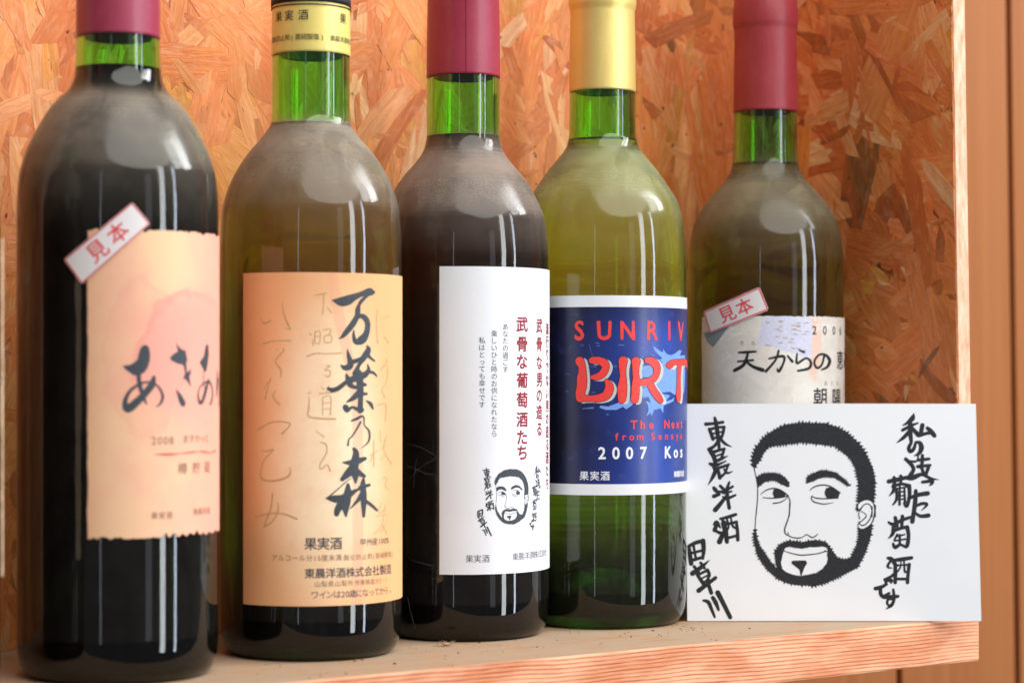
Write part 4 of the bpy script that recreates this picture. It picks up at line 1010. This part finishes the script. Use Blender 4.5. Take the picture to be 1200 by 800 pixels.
for ch, x in zip('そらあさひ', (870, 883, 966, 973, 979.5)): a.glyph(ch, asx(B5, x), 402 if x < 900 else 449, 6, 0)
build_art(a, am5, 'small_lettering', M['ink_brown'], L5, 4, 0.00006)

# ------------------------------------------------------------------ card
CZ0, CZ1 = 0.9768, 0.9905       # distance of the lower and upper rim: it leans on bottle 5
card = empty('drawing_card', 'white card with ink drawing of a bearded face, leaning against the rightmost bottle', 'card')
cb = 0.0003; ct = CAMH + (HOR - 473) / FPX * CZ1
upv = Vector((0, CZ1 - CZ0, ct - cb)); CHt = upv.length; upv.normalize()
nrm = Vector((0, -upv.z, upv.y))
def card_pt(x, y, layer):
    d = ray(x, y); O = Vector((0, CZ0, cb)); C0 = Vector((0, 0, CAMH))
    t = (O - C0).dot(nrm) / d.dot(nrm); q = C0 + d * t; return q + nrm * (layer + bow(q))
def bow(p):   # the sheet is very slightly bowed
    u = max(0.0, min(1.0, (p.x - 0.080) / 0.136)); return 0.0011 * math.sin(u * math.pi) * (0.4 + 6 * max(0, p.z))
x0b, x1b = (805.5 - 600) / FPX * CZ0, (1150 - 600) / FPX * CZ0; x1t = (1143.5 - 600) / FPX * CZ1
v, f = [], []; nx_, ny_ = 24, 12
for side in (0, 1):
    for j in range(ny_ + 1):
        for i in range(nx_ + 1):
            u, w = i / nx_, j / ny_; x = x0b + (x1b + (x1t - x1b) * w - x0b) * u
            p = Vector((x, CZ0, cb)) + upv * (CHt * w); p = p + nrm * (bow(p) - 0.0004 * side); v.append(p)
Kc = (nx_ + 1) * (ny_ + 1); I2 = lambda s_, j, i: s_ * Kc + j * (nx_ + 1) + i
for j in range(ny_):
    for i in range(nx_):
        f.append((I2(0, j, i), I2(0, j, i + 1), I2(0, j + 1, i + 1), I2(0, j + 1, i))); f.append((I2(1, j, i), I2(1, j + 1, i), I2(1, j + 1, i + 1), I2(1, j, i + 1)))
for i in range(nx_):
    f.append((I2(0, 0, i), I2(1, 0, i), I2(1, 0, i + 1), I2(0, 0, i + 1))); f.append((I2(0, ny_, i), I2(0, ny_, i + 1), I2(1, ny_, i + 1), I2(1, ny_, i)))
for j in range(ny_):
    f.append((I2(0, j, 0), I2(0, j + 1, 0), I2(1, j + 1, 0), I2(1, j, 0))); f.append((I2(0, j, nx_), I2(1, j, nx_), I2(1, j + 1, nx_), I2(0, j + 1, nx_)))
k = NT('card_stock'); gr = k.noise(k.coord('Object'), 800, 4, 0.6); gl = k.noise(k.coord('Object'), 14, 3, 0.5)
k.color(k.mix(k.rng(gl, 0.35, 0.7), (0.81, 0.815, 0.82), (0.77, 0.775, 0.785))); k.b.inputs['Roughness'].default_value = 0.45; k.bump(gr, 0.05, 0.0002)
M['card'] = k.m
obj('card_sheet', mesh('card_sheet', v, f), M['card'], card)
build_art(fa, card_pt, 'bearded_face_drawing', M['ink_black'], card, 3, 0.00005)
build_art(ear, card_pt, 'ear_drawing', M['card'], card, 3, 0.00009)
build_art(el, card_pt, 'ear_lines', M['ink_black'], card, 3, 0.00013)
build_art(hand_lettering('l'), card_pt, 'hand_lettering', M['ink_black'], card, 3, 0.00005)
build_art(hand_lettering('r'), card_pt, 'hand_lettering', M['ink_black'], card, 3, 0.00005)

# ------------------------------------------------------------------ litter on the shelf
def shelf_at(x, y):   # where the sight line of a photo pixel meets the board
    d = ray(x, y); return Vector((d.x, d.y, 0)) * (CAMH / ((y - HOR) / FPX))
def twig(bm, p, q, r, seg=5):
    d = (q - p); L = d.length
    if L < 1e-6: return
    m = Matrix.Translation((p + q) / 2) @ d.to_track_quat('Z', 'Y').to_matrix().to_4x4()
    bmesh.ops.create_cone(bm, cap_ends=True, segments=seg, radius1=r, radius2=r * 0.6, depth=L, matrix=m)
rnd = random.Random(8)
bm = bmesh.new(); c = shelf_at(521, 757)
for i in range(26):
    a_ = rnd.uniform(0, 6.28); L = rnd.uniform(0.0010, 0.0034); s_ = c + Vector((rnd.gauss(0, 0.0017), rnd.gauss(0, 0.0010), rnd.uniform(0.0002, 0.0020)))
    p = s_; 
    for j in range(3):
        q = p + Vector((math.cos(a_), math.sin(a_), rnd.uniform(-0.5, 0.6))) * (L / 3); q.z = max(q.z, 0.0002); twig(bm, p, q, 0.00013); p = q; a_ += rnd.uniform(-0.8, 0.8)
bmesh.ops.create_icosphere(bm, subdivisions=2, radius=0.0008, matrix=Matrix.Translation(c + Vector((0.0006, 0, 0.0011))) @ Matrix.Diagonal((1.6, 1, 0.8, 1)))
me = bpy.data.meshes.new('litter'); bm.to_mesh(me); bm.free()
lt = obj('dried_insect', me, simple('dry_straw', (0.42, 0.27, 0.15), 0.8)); lt['label'] = 'tiny straw coloured tangle of a dried insect at the foot of the middle bottle'; lt['category'] = 'dead insect'
bm = bmesh.new()
for i in range(300):
    if i < 50: x, y = rnd.choice([(672, 741), (735, 744), (806, 735), (811, 738), (775, 742), (560, 752), (815, 731)]); x += rnd.gauss(0, 7); y += rnd.gauss(0, 1.6)
    else: x = rnd.uniform(300, 1060); y = rnd.uniform(736, 796)
    c = shelf_at(x, y); w = (c - P0).dot(NV)
    if w < 0.002: continue
    if any((Vector((c.x, c.y)) - Vector((b.c.x, b.c.y))).length < b.R - 0.002 for b in (B1, B2, B3, B4, B5)): continue
    r = abs(rnd.gauss(0, 0.00018)) + 0.00008
    if rnd.random() < 0.25: twig(bm, c + Vector((0, 0, r)), c + Vector((rnd.uniform(-1, 1), rnd.uniform(-1, 1), rnd.uniform(0, 0.5))) * 0.0016, 0.00009, 4)
    else: bmesh.ops.create_icosphere(bm, subdivisions=1, radius=r, matrix=Matrix.Translation(c + Vector((0, 0, r * 0.5))) @ Matrix.Diagonal((rnd.uniform(0.7, 1.9), 1, 0.6, 1)))
me = bpy.data.meshes.new('crumbs'); bm.to_mesh(me); bm.free()
cr = obj('dirt_crumbs', me, simple('dark_crumb', (0.07, 0.042, 0.026), 0.9)); cr['kind'] = 'stuff'; cr['label'] = 'dark crumbs and specks of dirt lying on the shelf board'

# torn cobweb threads between the second and third bottles
bm = bmesh.new(); rnd = random.Random(21)
def on3(x, y, dr=0.0006):
    th, h = B3.hit(x, y, B3.R + dr); return B3.pt(th, h, B3.R + dr)
for (x0_, y0_), (x1_, y1_) in (((478, 520), (508, 532)), ((480, 560), (512, 536)), ((476, 545), (500, 556)), ((488, 538), (484, 572)), ((500, 555), (513, 560)), ((482, 655), (506, 662)), ((478, 700), (486, 735))):
    n_ = 7; pv = None; wob_ = rnd.uniform(-3, 3)
    for q in range(n_ + 1):
        u = q / n_; p = on3(x0_ + (x1_ - x0_) * u + rnd.uniform(-.5, .5), y0_ + (y1_ - y0_) * u + wob_ * math.sin(u * math.pi) + rnd.uniform(-.5, .5), 0.0004 + 0.0014 * math.sin(u * math.pi))
        if pv is not None: twig(bm, pv, p, 0.00002, 4)
        pv = p
    bmesh.ops.create_icosphere(bm, subdivisions=1, radius=0.0001, matrix=Matrix.Translation(pv))
me = bpy.data.meshes.new('cobweb'); bm.to_mesh(me); bm.free()
cw = obj('cobweb', me, simple('web_thread', (0.33, 0.32, 0.30), 0.7)); cw['kind'] = 'stuff'; cw['label'] = 'thin dusty cobweb threads on the dark glass between second and middle bottle'
